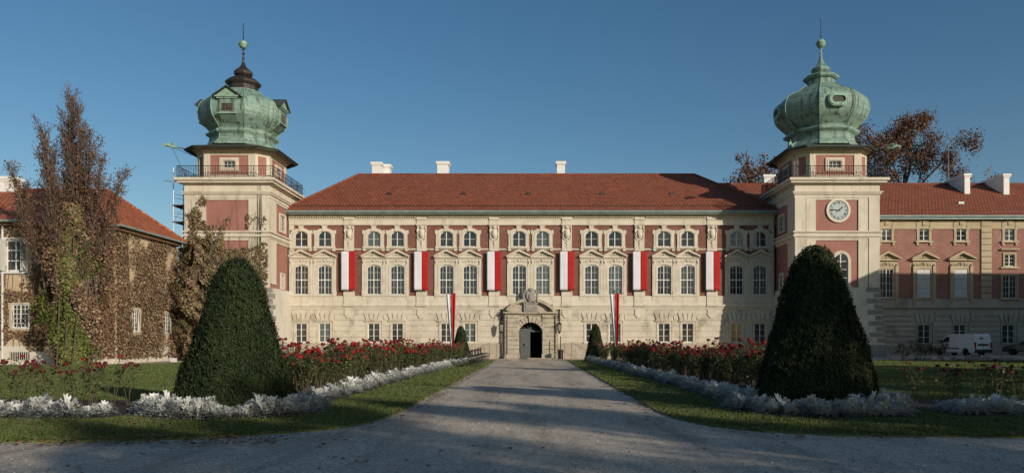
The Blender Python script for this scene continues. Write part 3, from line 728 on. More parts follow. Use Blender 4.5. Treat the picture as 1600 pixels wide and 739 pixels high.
for q in (-1,1):
    seg = [(X0+q*Rr*math.sin(a), cz+Rr*math.cos(a)) for a in [R(12+i*4.6) for i in range(9)]]
    inn = [(X0+q*(Rr-.26)*math.sin(a), cz+(Rr-.26)*math.cos(a)) for a in [R(12+i*4.6) for i in range(9)]]
    for i in range(8):
        poly = [seg[i],seg[i+1],inn[i+1],inn[i]]
        if q > 0: poly = poly[::-1]
        b.prism_y(poly, yp-.30, YF-.02)
    fld = [(x,z) for x,z in inn]+[(X0+q*.66, zc)]
    fld = [p_ for p_ in fld if p_[1] >= zc-.01]
    b.prism_y(fld if q<0 else fld[::-1], yp+.12, YF-.02)
b.build('pediment', M['portal_stone'], pt)
b = MB()
b.bbox(X0-.62,X0+.62,yp-.12,YF-.05,zf(487.5),zf(474.8),.03); b.bbox(X0-.72,X0+.72,yp-.2,YF-.04,zf(474.7),zf(473),.03)
b.prism_y([(X0-.42,zf(485.5)),(X0+.42,zf(485.5)),(X0+.42,zf(477)),(X0-.42,zf(477))], yp-.16, yp-.1)
zc = zf(464.5)
b.prism_y([(X0-.34,zc+.42),(X0-.36,zc-.1),(X0,zc-.5),(X0+.36,zc-.1),(X0+.34,zc+.42)], yp-.28, yp+.1)
b.ball((X0,yp-.18,zc+.62),.20,8,5,sx=1.3); b.ball((X0,yp-.25,zc),.24,8,6,sy=.6,sz=1.3)
rd = random.Random(5)
for q in (-1,1):
    for k2 in range(9):
        a = k2/8; b.ball((X0+q*(.40+.22*math.sin(a*3.1)+rd.uniform(-.03,.03)), yp-.14, zc-.5+a*1.05), rd.uniform(.09,.15), 7, 4, sy=.8)
    b.tube([(X0+q*.3,yp-.2,zc+.45),(X0+q*.55,yp-.22,zc+.62),(X0+q*.75,yp-.16,zc+.38),(X0+q*.62,yp-.16,zc+.1)], .06, 6)
    b.tube([(X0+q*.5,yp-.14,zc-.45),(X0+q*.85,yp-.14,zc-.30),(X0+q*.9,yp-.12,zc-.55)], .07, 6)
b.build('coat_of_arms', M['cartouche_stone'], pt, smooth=False)
b = MB()                                         # added dark beaded shafts, standing in for the portal's shadow edges
for q in (-1,1):
    xc = X0+q*2.28
    for j in range(17): b.lathe([(.07,.35+j*.205),(.115,.45+j*.205),(.07,.55+j*.205)], 8, (xc,yp-.02))
    b.lathe([(.16,0),(.16,.3),(.10,.36)], 8, (xc,yp-.02)); b.lathe([(.09,3.75),(.17,3.85),(.17,zf(492.7))], 8, (xc,yp-.02))
b.build('shadow_edge_shaft', M['cartouche_stone'], pt)
b = MB()                                         # passage behind the door
b.box(X0-1.6,X0-1.5,YF+.36,YF+7,0,4); b.box(X0+1.5,X0+1.6,YF+.36,YF+7,0,4); b.box(X0-1.6,X0+1.6,YF+7,YF+7.1,0,4); b.box(X0-1.6,X0+1.6,YF+.36,YF+7,3.9,4)
b.box(X0-1.6,X0-1.1,YF+.31,YF+.36,0,4); b.box(X0+1.1,X0+1.6,YF+.31,YF+.36,0,4)
b.build('passage', M['interior_dark'], pt)
dl = MB(); dl.box(X0-1.09,X0-.03,YF+.12,YF+.2,.02,2.42)
for z0,z1 in ((.15,.9),(1.0,2.3)): dl.box(X0-.95,X0-.18,YF+.09,YF+.121,z0,z1); dl.box(X0-.88,X0-.25,YF+.07,YF+.091,z0+.07,z1-.07)
d = dl.build('door', M['door_grey'], pt)
h = MB(); h.ball((X0-.58,YF+.05,1.3),.08,8,5); h.tube([(X0-.64,YF+.03,1.28),(X0-.58,YF+.02,1.14),(X0-.52,YF+.03,1.28)],.018,5); h.build('handle', M['iron'], d)
dr = MB(); dr.box(X0+1.0,X0+1.08,YF+.2,YF+1.2,.02,2.3); dr.build('door', M['door_grey'], pt)
b = MB(); b.box(X0-1.09,X0+1.09,YF+.1,YF+.2,2.421,2.52); zc = ah-aw
b.ring(outl(2*aw-.24,.92,aw-.2,12,X0,2.56), outl(2*aw-.0,ah-2.47,aw,12,X0,2.47), YF+.11, YF+.19)
b.box(X0-.05,X0+.05,YF+.12,YF+.18,2.52,ah-.1); b.prism_y([(X0-.05,2.53),(X0-.05,2.72),(X0-.9,2.72),(X0-.95,2.53)], YF+.13, YF+.17)
for a in (35,65,115,145): b.tube([(X0,YF+.15,2.5),(X0+.95*math.cos(R(a)),YF+.15,2.5+.7*math.sin(R(a)))],.025,4)
b.build('fanlight_frame', M['door_grey'], pt)
b = MB(); b.box(X0-2.1,X0+2.1,yp-.75,YF+.3,-.02,.07); b.build('threshold', M['plinth_stone'], pt)
# lanterns
def lantern(x, lab):
    t = thing('wall_lantern', lab, 'lantern', (x,YF,3.0), 'lanterns beside the portal')
    ya = YF-.75; zt = zf(489); b = MB()
    b.tube([(x,YF,zt-.55),(x,YF-.25,zt-.15),(x,YF-.5,zt+.1),(x,ya,zt+.02),(x,ya-.05,zt-.2)], .035, 6)
    b.tube([(x,YF,zt+.25),(x,YF-.3,zt+.35),(x,YF-.55,zt+.1)], .028, 6); b.tube([(x,YF-.1,zt-.3),(x,YF-.3,zt-.45),(x,YF-.35,zt-.2),(x,YF-.22,zt-.18)], .022, 6)
    b.box(x-.08,x+.08,YF-.07,YF-.01,zt-.75,zt+.45)
    for k2 in range(7): b.ball((x,YF-.12-.08*k2,zt+.05*math.sin(k2*2)), .05, 5, 3)
    b.tube([(x,ya-.05,zt-.2),(x,ya-.05,zt-.95)], .014, 5)
    b.build('bracket', M['iron'], t)
    z1 = zf(506); b = MB(); b.lathe([(.05,z1+.14),(.20,z1),(.24,z1-.03),(.22,z1-.07)], 6, (x,ya-.05)); b.ball((x,ya-.05,z1+.17),.05,6,4)
    b.lathe([(.14,z1-.72),(.16,z1-.68),(.10,z1-.78),(.03,z1-.90)], 6, (x,ya-.05))
    for k2 in range(6):
        a = R(60*k2); b.tube([(x+.21*math.cos(a),ya-.05+.21*math.sin(a),z1-.07),(x+.14*math.cos(a),ya-.05+.14*math.sin(a),z1-.70)], .014, 4)
    b.build('lantern_frame', M['iron'], t)
    b = MB(); b.lathe([(.19,z1-.08),(.13,z1-.69)], 6, (x,ya-.05)); b.build('lantern_glass', M['lantern_glass'], t)
lantern(XP(783,67.3), 'black wrought iron lantern on a scrolled bracket left of the portal'); lantern(XP(874,67.3), 'black wrought iron lantern on a scrolled bracket right of the portal')
for q, lab in ((-1,'thin black sloping handrail left of the portal'),(1,'thin black sloping handrail right of the portal')):
    t = thing('handrail', lab, 'handrail', (X0+q*4.2,66.6,0), 'handrails beside the portal'); b = MB()
    xs_ = [X0+q*3.05, X0+q*3.65, X0+q*5.2]; zs_ = [1.55,1.55,.75]
    b.tube([(xs_[0],66.6,1.45),(xs_[1],66.6,1.45),(xs_[2],66.6,.65)], .013, 6); b.build('rail', M['iron'], t)
    for xx,zz in ((xs_[0],1.45),(xs_[1],1.45),(xs_[2],.65)):
        b = MB(); b.tube([(xx,66.6,0),(xx,66.6,zz)], .016, 6); b.build('post', M['iron'], t)
b = MB(); x = XP(876,66.2)
b.lathe([(.20,0),(.22,.05),(.22,.72),(.25,.75),(.24,.82),(.16,.84)], 12, (x,66.2)); b.lathe([(.04,.84),(.04,2.0)], 6, (x,66.2+.2))
tag(b.build('litter_bin', M['iron']), 'dark round litter bin by the right side of the portal', 'litter bin')
# ------------------------------------------------------------ towers
def rotz(deg, cx, cy): return Matrix.Translation((cx,cy,0)) @ Matrix.Rotation(R(deg), 4, 'Z')
def cr(pts, n=5):                              # catmull-rom through (r,z)
    out = []
    for i in range(len(pts)-1):
        p0 = pts[max(i-1,0)]; p1 = pts[i]; p2 = pts[i+1]; p3 = pts[min(i+2,len(pts)-1)]
        for k in range(n):
            t = k/n
            out.append(tuple(.5*(2*p1[j]+(p2[j]-p0[j])*t+(2*p0[j]-5*p1[j]+4*p2[j]-p3[j])*t*t+(3*p1[j]-p0[j]-3*p2[j]+p3[j])*t**3) for j in (0,1)))
    out.append(pts[-1]); return out
def octo(b, prof, cx, cy, n=8):                # eight separate strips so that the ridges stay crisp
    for k in range(n):
        a0, a1 = R(-22.5+45*k), R(22.5+45*k); c = math.cos(R(22.5)); vs_ = []; fs = []
        for i,(r,z) in enumerate(prof):
            for a in (a0,(a0+a1)/2,a1):
                rr = r/c if a != (a0+a1)/2 else r*1.012
                vs_.append((cx+rr*math.cos(a), cy+rr*math.sin(a), z))
        for i in range(len(prof)-1):
            for j in (0,1): fs.append((i*3+j, i*3+j+1, (i+1)*3+j+1, (i+1)*3+j))
        b.add(vs_, fs)
def chamf(cx, cy, h, c): return [(cx-h+c,cy-h),(cx+h-c,cy-h),(cx+h,cy-h+c),(cx+h,cy+h-c),(cx+h-c,cy+h),(cx-h+c,cy+h),(cx-h,cy+h-c),(cx-h,cy-h+c)]
TY = 66.35; TH = 3.55; ZT = lambda py: ZP(py, 62.8); ZC = lambda py: ZP(py, 66.3)
def tower(cx, side, name_label, prof, lantern_prof, lantern_mat, dome_bits):
    t = thing('clock_tower' if side < 0 else 'corner_tower', name_label, 'tower', (cx,TY,0), 'pair of domed towers at the ends of the facade')
    zb, z1, z2, z3 = ZT(449), ZT(372), ZT(361), ZT(309)
    # windows: (type, side angle, x, z)
    win = []
    if side < 0: win.append(('tower_arched', 0, .05+XP(1313.5,62.8)-cx, ZT(446.5)))
    else: win.append(('tower_arched', 0, .2, ZT(446.5)))
    inner = 90 if side > 0 else -90
    win += [('tower_square', inner, 0, ZT(352)), ('tower_small', inner, 0, ZT(447)+.1), ('tower_square', inner+180, 0, ZT(352))]
    dims = {'tower_arched': (.58,2.75), 'tower_square': (.63,1.35), 'tower_small': (.36,1.15)}
    b = MB(); c = MB()
    for ang in (0,90,180,270):
        hs = [(x-dims[w_][0], x+dims[w_][0], z, z+dims[w_][1]) for (w_,a,x,z) in win if a % 360 == ang]
        s_ = MB(); wall(s_, -3.45, 3.45, zb, z3+.3, -3.45, hs); b.merge(s_.xf(rotz(ang,cx,TY)))
        s_ = MB(); e = TH if ang in (0,180) else TH-.17
        for (za, zc_) in ((zb+.35 if ang else zb+.0, z1),(z2,z3)):
            for q in (-1,1):
                xi = q*1.79; xm_ = q*2.62; xo = q*e; a_, b__ = sorted((xi,xm_-q*.04)); s_.box(a_,b__,-TH+.0,-3.36,za,zc_)
                a_, b__ = sorted((xm_+q*.02,xo)); s_.box(a_,b__,-TH-(.05 if ang in (0,180) else .0),-3.36,za,zc_)
                a_, b__ = sorted((xm_-q*.06,xm_+q*.04)); s_.box(a_,b__,-TH+.09,-3.36,za,zc_)
            s_.box(-1.78,1.78,-TH+.02,-3.36,zc_-.18,zc_-.001)
        c.merge(s_.xf(rotz(ang,cx,TY)))
    b.build('wall_panels', M['pink_panel'], t)
    def slab(h, za, zc_, bb=c): bb.box(cx-h,cx+h,TY-h,TY+h,za,zc_)
    slab(3.60,z1,z1+.12); slab(3.70,z1+.121,z1+.30); slab(3.60,z1+.301,z2-.12); slab(3.74,z2-.119,z2)
    slab(3.58,z3+.0,z3+.28); slab(3.70,z3+.281,z3+.42); slab(3.78,z3+.421,z3+.52); slab(3.57,z3+.521,ZT(289)); slab(3.74,ZT(289)+.001,ZT(287)); slab(4.0,ZT(287)+.001,ZT(283.5))
    slab(4.16,ZT(283.5)+.001,ZT(279.5))
    c.build('cornice_and_pilasters', M['cream_plaster'], t)
    # battered base
    b = MB(); sq = lambda h,z: [(cx-h,TY-h,z),(cx+h,TY-h,z),(cx+h,TY+h,z),(cx-h,TY+h,z)]
    b.loft([sq(3.86,1.3), sq(3.60,zb-.001)]); b.build('battered_base', M['white_plaster'], t)
    b = MB(); b.loft([sq(4.02,-.1), sq(3.93,1.3)]); b.build('plinth', M['quoin_stone'], t)
    for sx in (-1,1):
        for sy in (-1,1):
            b = MB(); z = 1.45; i = 0
            while z < zb-.3:
                h0 = 3.86-(z-1.3)/(zb-1.3)*.26+.03; L = 1.25 if i%2 else .65; h1 = h0-.02
                xa, xb = sorted((cx+sx*h1, cx+sx*(h1-L))); ya, yb = sorted((TY+sy*h1, TY+sy*(h1-(1.9-L)))); b.box(xa,xb,ya,yb,z,z+.40); z += .47; i += 1
            b.build('quoin_column', M['quoin_stone'], t)
    for (w_,a,x,z) in win:
        p = rotz(a,cx,TY) @ Vector((x,-3.45,z)); window(w_, t, p, R(a))
    # belvedere
    zc0, zc1 = ZT(279.5), ZP(238,63.3); h, ch = 3.05, .95
    b = MB()
    for ang in (0,90,180,270):
        s_ = MB(); hw = h-ch; zw = ZP(262.5,63.3); wall(s_, -hw, hw, zc0, zc1, -h, [(-.48,.48,zw,zw+.58)]); b.merge(s_.xf(rotz(ang,cx,TY)))
        p = rotz(ang,cx,TY) @ Vector((0,-h,zw)); window('belvedere', t, p, R(ang))
        s_ = MB(); L = ch*math.sqrt(2)/2; s_.add([(-L,0,zc0),(L,0,zc0),(L,0,zc1),(-L,0,zc1)],[(0,1,2,3)])
        b.merge(s_.xf(Matrix.Translation((cx,TY,0)) @ Matrix.Rotation(R(ang+45),4,'Z') @ Matrix.Translation((0,-(h-ch/2)*math.sqrt(2),0))))
    b.build('belvedere_wall', M['pink_panel'], t)
    b = MB()
    for ang in (0,90,180,270):
        s_ = MB(); hw = h-ch
        for q in (-1,1):
            a_, b__ = sorted((q*1.62,q*(hw+.03))); s_.box(a_,b__,-h-.07,-h+.05,zc0,zc1)
        s_.box(-1.61,1.61,-h-.06,-h+.05,zc1-.26,zc1-.001); s_.box(-1.61,1.61,-h-.06,-h+.05,zc0+.001,zc0+.42)
        s_.xf(rotz(ang,cx,TY)); b.merge(s_)
        s_ = MB(); L = ch*math.sqrt(2)/2-.04
        for q in (-1,1):
            a_, b__ = sorted((q*(L-.27),q*L)); s_.box(a_,b__,-.055,.05,zc0,zc1)
        s_.box(-L+.271,L-.271,-.05,.05,zc1-.3,zc1-.001); s_.box(-L+.271,L-.271,-.05,.05,zc0+.001,zc0+.5)
        s_.xf(Matrix.Translation((cx,TY,0)) @ Matrix.Rotation(R(ang+45),4,'Z') @ Matrix.Translation((0,-(h-ch/2)*math.sqrt(2),0))); b.merge(s_)
    b.prism_z(chamf(cx,TY,h+.12,ch+.03), zc1, zc1+.14); b.prism_z(chamf(cx,TY,h+.22,ch+.06), zc1+.141, zc1+.3); b.prism_z(chamf(cx,TY,h+.42,ch+.12), zc1+.301, zc1+.42)
    for ang in (0,90,180,270):
        s_ = MB(); x = -(h-ch)
        while x < h-ch: s_.box(x,x+.12,-h-.34,-h-.221,zc1+.16,zc1+.29); x += .24
        b.merge(s_.xf(rotz(ang,cx,TY)))
    b.build('belvedere_trim', M['cream_plaster'], t)
    # eave roof
    ze = ZP(228.5,62.4); b = MB()
    r0 = [(x,y,ze-.12) for x,y in chamf(cx,TY,3.92,1.25)]; r1 = [(x,y,ze) for x,y in chamf(cx,TY,3.96,1.27)]; r2 = [(x,y,ze+.42) for x,y in chamf(cx,TY,2.9,1.1)]; rr_ = [(x,y,zc1+.42) for x,y in chamf(cx,TY,3.3,1.1)]
    b.loft([rr_, r0, r1, r2]); b.build('eave_roof', M['eave_dark'], t)
    b = MB(); ring_ = [(x,y,ze+.02) for x,y in chamf(cx,TY,3.99,1.28)]; b.tube(ring_+[ring_[0]], .07, 6); b.build('gutter', M['eave_dark'], t)
    # railing on the cornice
    b = MB(); hh = 4.0; zr0 = ZT(279.5); zr1 = zr0+.98
    cs = [(-hh,-hh),(hh,-hh),(hh,hh),(-hh,hh)]
    for i in range(4):
        (xa,ya),(xb,yb) = cs[i], cs[(i+1)%4]; n = 40
        for zz, rr in ((zr1,.03),(zr0+.12,.02),(zr0+.78,.014)): b.tube([(cx+xa,TY+ya,zz),(cx+xb,TY+yb,zz)], rr, 5)
        for k in range(n):
            u = k/n; x = cx+xa+(xb-xa)*u; y = TY+ya+(yb-ya)*u; b.tube([(x,y,zr0),(x,y,zr1)], .028 if k%8==0 else .012, 4)
            if k%2==0:
                ax = Vector((xb-xa,yb-ya,0)).normalized()*.2; c0 = Vector((x,y,zr0+.45))
                b.tube([c0+ax*math.cos(R(a))*1.0+Vector((0,0,.26*math.sin(R(a)))) for a in range(0,361,60)], .012, 4)
    b.build('railing', M['iron'], t)
    # dome
    b = MB(); octo(b, prof, cx, TY); dome = b.build('dome', M['copper_green'], t, smooth=True)
    dm = MB()
    mp = [p for p in prof if p[0] > 1.3]
    for k in range(8):
        a = R(22.5+45*k); c_ = math.cos(R(22.5)); dm.tube([(cx+(r/c_+.01)*math.cos(a), TY+(r/c_+.01)*math.sin(a), z) for r,z in mp], .035, 5)
    dm.build('standing_seam', M['copper_pale'], dome)
    b = MB(); octo(b, [(p[0],p[1]) for p in lantern_prof if p[1] < 1e9], cx, TY)
    ln = b.build('lantern', M[lantern_mat], t)
    return t, dome, ln, ze
# right: clock tower
cR, cL = 25.55, -25.62
z = ZC
zd = lambda py: ZP(py, 63.4); zg = lambda py: ZP(py, 64.9); zl = lambda py: ZP(py, 65.7)
drumR = [(2.95,zd(224)),(3.0,zd(221.5)),(2.8,zd(218.5)),(2.62,zd(214.5)),(2.56,zd(213)),(2.52,zd(203)),(2.6,zd(201.5)),(2.86,zd(199.5)),(2.92,zd(196)),(2.8,zd(194.5)),(2.6,zd(193))]
bulR = cr([(2.62,zd(192)),(3.2,zg(189)),(3.52,zg(181)),(3.64,zg(171)),(3.62,zg(162)),(3.42,zg(153)),(3.02,zg(146)),(2.3,zg(140)),(1.65,zl(136)),(1.22,zl(133.5)),(1.14,zl(131))],4)
lanR = [(1.10,zl(133)),(1.14,zl(130)),(1.10,zl(129)),(1.10,zl(124)),(1.25,zl(123)),(1.38,zl(121)),(1.41,zl(118.5)),(1.28,zl(117)),(.95,zl(114)),(.62,zl(112))]+cr([(.60,zl(111.5)),(.72,zl(109)),(.76,zl(106)),(.68,zl(103)),(.45,zl(99.5)),(.26,zl(95)),(.16,zl(90)),(.11,zl(84))],3)
tR, domeR, lnR, zeR = tower(cR, -1, 'cream and pink tower with the clock, green copper onion dome and green lantern', drumR+bulR, lanR, 'copper_green', None)
drumL = [(2.95,zd(224)),(3.0,zd(222)),(2.8,zd(219.5)),(2.62,zd(215)),(2.56,zd(213)),(2.52,zd(205)),(2.80,zd(203.5)),(2.84,zd(200.5)),(2.6,zd(199)),(2.5,zd(198))]
bulL = cr([(2.5,zd(197)),(3.02,zg(194)),(3.32,zg(187)),(3.43,zg(178)),(3.4,zg(169)),(3.22,zg(160.5)),(2.85,zg(154)),(2.25,zg(148.5)),(1.7,zl(145)),(1.35,zl(142.5)),(1.25,zl(140.5))],4)
lanL = [(1.18,zl(142)),(1.16,zl(133)),(1.28,zl(131)),(1.38,zl(129)),(1.41,zl(126)),(1.28,zl(124)),(.98,zl(121)),(.62,zl(118))]+cr([(.54,zl(117)),(.68,zl(115)),(.74,zl(111.5)),(.68,zl(108)),(.44,zl(104)),(.22,zl(100)),(.12,zl(94))],3)
tL, domeL, lnL, zeL = tower(cL, 1, 'ivy-clad cream and pink tower with green copper dome, dormers and dark brown lantern', drumL+bulL, lanL, 'copper_brown', None)
def finial(t, cx, zs, zb_, zt, br, m1, m2):
    b = MB(); b.lathe([(.10,zs),(.07,zs+.6),(.05,zb_-.3)], 8, (cx,TY)); 
    for k in range(3): b.ball((cx,TY,zs+.35+k*.42), .14, 8, 5, sz=.6)
    b.build('spire', M[m1], t)
    b = MB(); b.ball((cx,TY,zb_), br, 14, 10); b.lathe([(br+.04,zb_-.03),(br+.04,zb_+.03)], 14, (cx,TY)); b.build('ball', M['copper_pale'], t, smooth=True)
    b = MB(); b.lathe([(.035,zb_+br-.02),(.03,zt-.3),(.012,zt)], 6, (cx,TY)); b.ball((cx,TY,zb_+br+.25),.06,6,4); b.ball((cx,TY,zt-.1),.05,6,4); b.build('lightning_rod', M['iron'], t)
finial(tR, cR, z(90), z(68.5), z(30), .40, 'copper_pale', 0)
finial(tL, cL, z(98), z(70), z(36), .38, 'copper_brown', 0)
# oval dome windows of the clock tower
def oval(t, cx, ang):
    b = MB(); zz = ZP(158.5,63.1); hw, hh2 = .56, .27
    def ov(a, c_): return [((a-c_)*(1 if math.cos(q)>0 else -1)+c_*math.cos(q), zz+c_*math.sin(q)) for q in [R(7.5+15*i) for i in range(24)]]
    b.ring(ov(hw,hh2), ov(hw+.22,hh2+.22), -3.98, -2.9); b.ring(ov(hw+.12,hh2+.12), ov(hw+.30,hh2+.30), -3.92, -2.9)
    b.xf(rotz(ang,cx,TY)); o = b.build('dome_window', M['copper_pale'], t)
    b = MB(); b.prism_y(ov(hw+.02,hh2+.02), -3.84, -3.0)
    for k in range(4): b.box(-.5,.5,-3.87,-3.84,zz-.24+.13*k,zz-.18+.13*k)
    b.xf(rotz(ang,cx,TY)); link('louvre', b.mesh('louvre', M['eave_dark']), o, WL[o.name])
for a in (0,90,180,270): oval(tR, cR, a)
def dormer(t, cx, ang):
    yf = -3.52; z0, z1 = ZP(178,62.8), ZP(154,62.8); T = rotz(ang,cx,TY)
    def ch(o, nm, b, mt): b.xf(T); link(nm, b.mesh(nm, M[mt]), o, WL[o.name])
    b = MB(); b.prism_x([(yf,z0),(yf,z1),(-2.3,z1),(-2.3,z0-.4),(-2.9,z0-.5)], -.72, .72); b.xf(T); o = b.build('dormer', M['copper_green'], t)
    b = MB(); b.box(-.86,.86,yf-.12,-2.4,z1+.001,z1+.12); b.box(-1.0,1.0,yf-.22,-2.2,z1+.121,z1+.22); b.prism_y([(-.98,z1+.221),(.98,z1+.221),(0,z1+.92)], yf-.10, -1.7)
    b.box(-.80,.80,yf-.10,yf+.1,z0+.02,z0+.12); ch(o, 'pediment', b, 'copper_pale')
    b = MB(); b.prism_y([(-1.2,z1+.22),(-1.2,z1+.15),(0,z1+.98),(1.2,z1+.15),(1.2,z1+.22),(0,z1+1.06)], yf-.30, -1.5); ch(o, 'dormer_roof', b, 'eave_dark')
    b = MB(); b.box(-.42,.42,yf-.03,yf-.001,z0+.30,z0+.88); ch(o, 'pane', b, 'glass')
    b = MB()
    for x in (-.44,-.14,.14,.44): b.box(x-.03,x+.03,yf-.06,yf-.031,z0+.28,z0+.90)
    for zz in (z0+.29,z0+.59,z0+.89): b.box(-.47,.47,yf-.058,yf-.031,zz-.022,zz+.022)
    ch(o, 'window_frame', b, 'window_brown')
for a in (0,90,180,270): dormer(tL, cL, a)
# clock
xc, zc = XP(1309.3,62.9), ZT(328.7); yc = TY-3.45
def disc(b, r, y0, y1, n=40): b.prism_y([(xc+r*math.cos(R(360*i/n)), zc+r*math.sin(R(360*i/n))) for i in range(n)], y0, y1)
b = MB(); cc = [[(xc+r*math.cos(R(9*i)), zc+r*math.sin(R(9*i))) for i in range(40)] for r in (.82,1.01)]; b.ring(cc[0],cc[1],yc-.14,yc+.02)
ck = b.build('clock', M['clock_rim'], tR)
b = MB(); disc(b,.825,yc-.09,yc+.01); link('clock_face', b.mesh('clock_face', M['clock_face']), ck, WL[ck.name])
b = MB(); c2_ = [[(xc+r*math.cos(R(9*i)), zc+r*math.sin(R(9*i))) for i in range(40)] for r in (.79,.825)]; b.ring(c2_[0],c2_[1],yc-.10,yc-.088)
for i in range(60):
    a = R(6*i); L = .035 if i%5 else .06
    b.prism_y([(xc+math.sin(a+d_)*r, zc+math.cos(a+d_)*r) for r,d_ in ((.785,-.008),(.785,.008),(.785-L,.008),(.785-L,-.008))][::-1], yc-.10, yc-.088)
def numeral(txt, ang):
    cu = bpy.data.curves.new('numeral','FONT'); cu.body = txt; cu.size = .23; cu.align_x = 'CENTER'; cu.align_y = 'CENTER'; cu.extrude = .004; cu.offset = .004
    ob = bpy.data.objects.new('numeral_source', cu); COL.objects.link(ob); dg = bpy.context.evaluated_depsgraph_get(); dg.update()
    me_ = bpy.data.meshes.new_from_object(ob.evaluated_get(dg)); bpy.data.objects.remove(ob)
    T = Matrix.Translation((xc+.63*math.sin(ang), yc-.098, zc+.63*math.cos(ang))) @ Matrix.Rotation(ang,4,'Y') @ Matrix.Rotation(R(90),4,'X')
    return [tuple(T @ v_.co) for v_ in me_.vertices], [tuple(p_.vertices) for p_ in me_.polygons]
for i, tx in enumerate(('XII','I','II','III','IIII','V','VI','VII','VIII','IX','X','XI')):
    v_, f_ = numeral(tx, R(30*i)); b.add(v_, f_)
link('numerals', b.mesh('numerals', M['iron']), ck, WL[ck.name])
def hand(ang, L, wd, y):
    b = MB(); T = lambda u, v_: (xc+u*math.cos(ang)+v_*math.sin(ang), zc-u*math.sin(ang)+v_*math.cos(ang))
    b.prism_y([T(-wd*.5,-.18),T(wd*.5,-.18),T(wd*.5,L*.55),T(wd*1.1,L*.72),T(0,L),T(-wd*1.1,L*.72),T(-wd*.5,L*.55)], y, y+.012)
    link('hand', b.mesh('hand', M['iron']), ck, WL[ck.name])
hand(R(52), .48, .07, yc-.125); hand(R(-84), .72, .055, yc-.145)
# dragon shaped water spouts on long iron arms at the eave corners
def spout(t_lab, a, b_, stay, s_=1):
    o = thing('dragon_spout', t_lab, 'water spout', a, 'green dragon spouts at the tower eaves'); a = Vector(a); b_ = Vector(b_); d = (b_-a).normalized(); L = (b_-a).length
    m = MB(); m.tube([a, b_], .045, 6)
    if stay:
        for q in stay: m.tube([b_-d*q[0], Vector(q[1])], .02, 5)
    m.build('arm', M['iron'], o)
    m = MB(); up = Vector((0,0,1)); sd_ = d.cross(up)
    m.tube([b_-d*.9, b_-d*.5+up*.02, b_-d*.2+up*.12, b_+up*.10, b_+d*.22+up*.05], [.05,.11,.12,.11,.04], 8)
    m.tube([b_+d*.0+up*.02, b_+d*.2-up*.08], [.06,.03], 6)
    for k in range(3): m.tube([b_-d*(.15+k*.14)+up*.15, b_-d*(.22+k*.14)+up*(.48-.08*k)], [.05,.01], 5)
    for q in (-1,1): m.tube([b_-d*.35, b_-d*.6+sd_*q*.35+up*.3, b_-d*.9+sd_*q*.3+up*.1], [.06,.05,.01], 5)
    m.build('dragon', M['copper_pale'], o)
spout('green copper dragon spout on a long arm left of the ivy-clad tower', (-29.0,63.5,zeL), (XP(258,62.5),62.5,zeL+.05), [(.5,(XP(292,63),63.0,ZP(280,63))),(.3,(XP(300,63.3),63.3,ZP(243,63.3)))])
spout('green copper dragon spout on a long arm right of the clock tower', (28.9,63.5,zeR), (XP(1404,63),63.0,zeR+.05), None)
spout('green copper dragon spout on the near left eave corner of the clock tower', (22.4,63.4,zeR), (XP(1232,62.3),62.0,zeR+.02), [(.3,(22.55,63.6,zeR-1.5))])
# scaffold beside the left tower
sc_ = thing('scaffold', 'pale steel scaffold with dark platforms on the left side of the ivy-clad tower', 'scaffold', (-30.3,64.2,0))
b = MB(); xs_ = (XP(271,63.4), XP(285.5,63.4)+.1)
for x in xs_:
    for y in (63.4,65.2): b.tube([(x,y,0),(x,y,ZP(262,63.4) if x==xs_[0] else ZP(322,63.4))], .035, 6)
b.build('upright', M['scaffold_steel'], sc_)
b = MB()
for py in (282,303,309,332,338): 
    for y in (63.4,65.2): b.tube([(xs_[0],y,ZP(py,63.4)),(XP(290,63.4),y,ZP(py+4,63.4))], .025, 5)
for x in xs_:
    for py in (322,347): b.tube([(x,63.3,ZP(py,63.4)),(x,65.3,ZP(py,63.4))], .03, 5)
b.tube([(xs_[0],63.4,ZP(346,63.4)),(xs_[1],63.4,ZP(322,63.4))], .02, 5); b.tube([(XP(256,63.4),63.4,ZP(283,63.4)),(XP(277,63.4),63.4,ZP(284,63.4))], .035, 5)
b.build('brace', M['scaffold_steel'], sc_)
for py in (321,347):
    b = MB(); b.box(xs_[0]-.05,xs_[1]+.6,63.3,65.3,ZP(py,63.4)-.02,ZP(py,63.4)+.05); b.build('platform', M['plank'], sc_)

# ------------------------------------------------------------ right wing
YW = 69.7; zw = lambda py: ZP(py, YW); WX0, WX1 = 22.4, 66.0
wing = thing('palace_right_wing', 'pink brick wing with stone ground floor and red tiled roof right of the clock tower', 'palace wing', (45,YW,0))
xw = lambda px: XP(px, YW)
hs = []
up = [1385,1443.5,1501.5]; tier2 = [1577,1640,1700,1760,1820,1880]
for px_ in up+tier2:
    x = xw(px_); hs.append((x-.43,x+.43,zw(376.5),zw(376.5)+1.43)); window('wing_upper', wing, (x,YW,zw(376.5)))
for i, px_ in enumerate(up):
    x = xw(px_); hs.append((x-.61,x+.61,zw(465),zw(465)+2.63)); window('wing_pediment' if i==0 else 'wing_shuttered', wing, (x,YW,zw(465)))
for px_ in tier2:
    x = xw(px_); hs += [(x-.45,x+.45,zw(416),zw(416)+1.08), (x-.61,x+.61,zw(466),zw(466)+2.08)]
    window('wing_mezzanine', wing, (x,YW,zw(416))); window('wing_plain', wing, (x,YW,zw(466)))
b = MB(); wall(b, WX0, WX1, zw(467), zw(355), YW, hs); b.build('brick_wall', M['pink_brick'], wing)
hg = []; gz = zw(536.5)
for px_ in (1443.5,1499.5,1575,1640,1700,1760,1820):
    x = xw(px_); hg.append((x-.56,x+.56,gz,gz+1.73)); window('wing_ground', wing, (x,YW,gz))
b = MB(); wall(b, WX0, WX1, -.1, zw(480), YW, hg, .3)
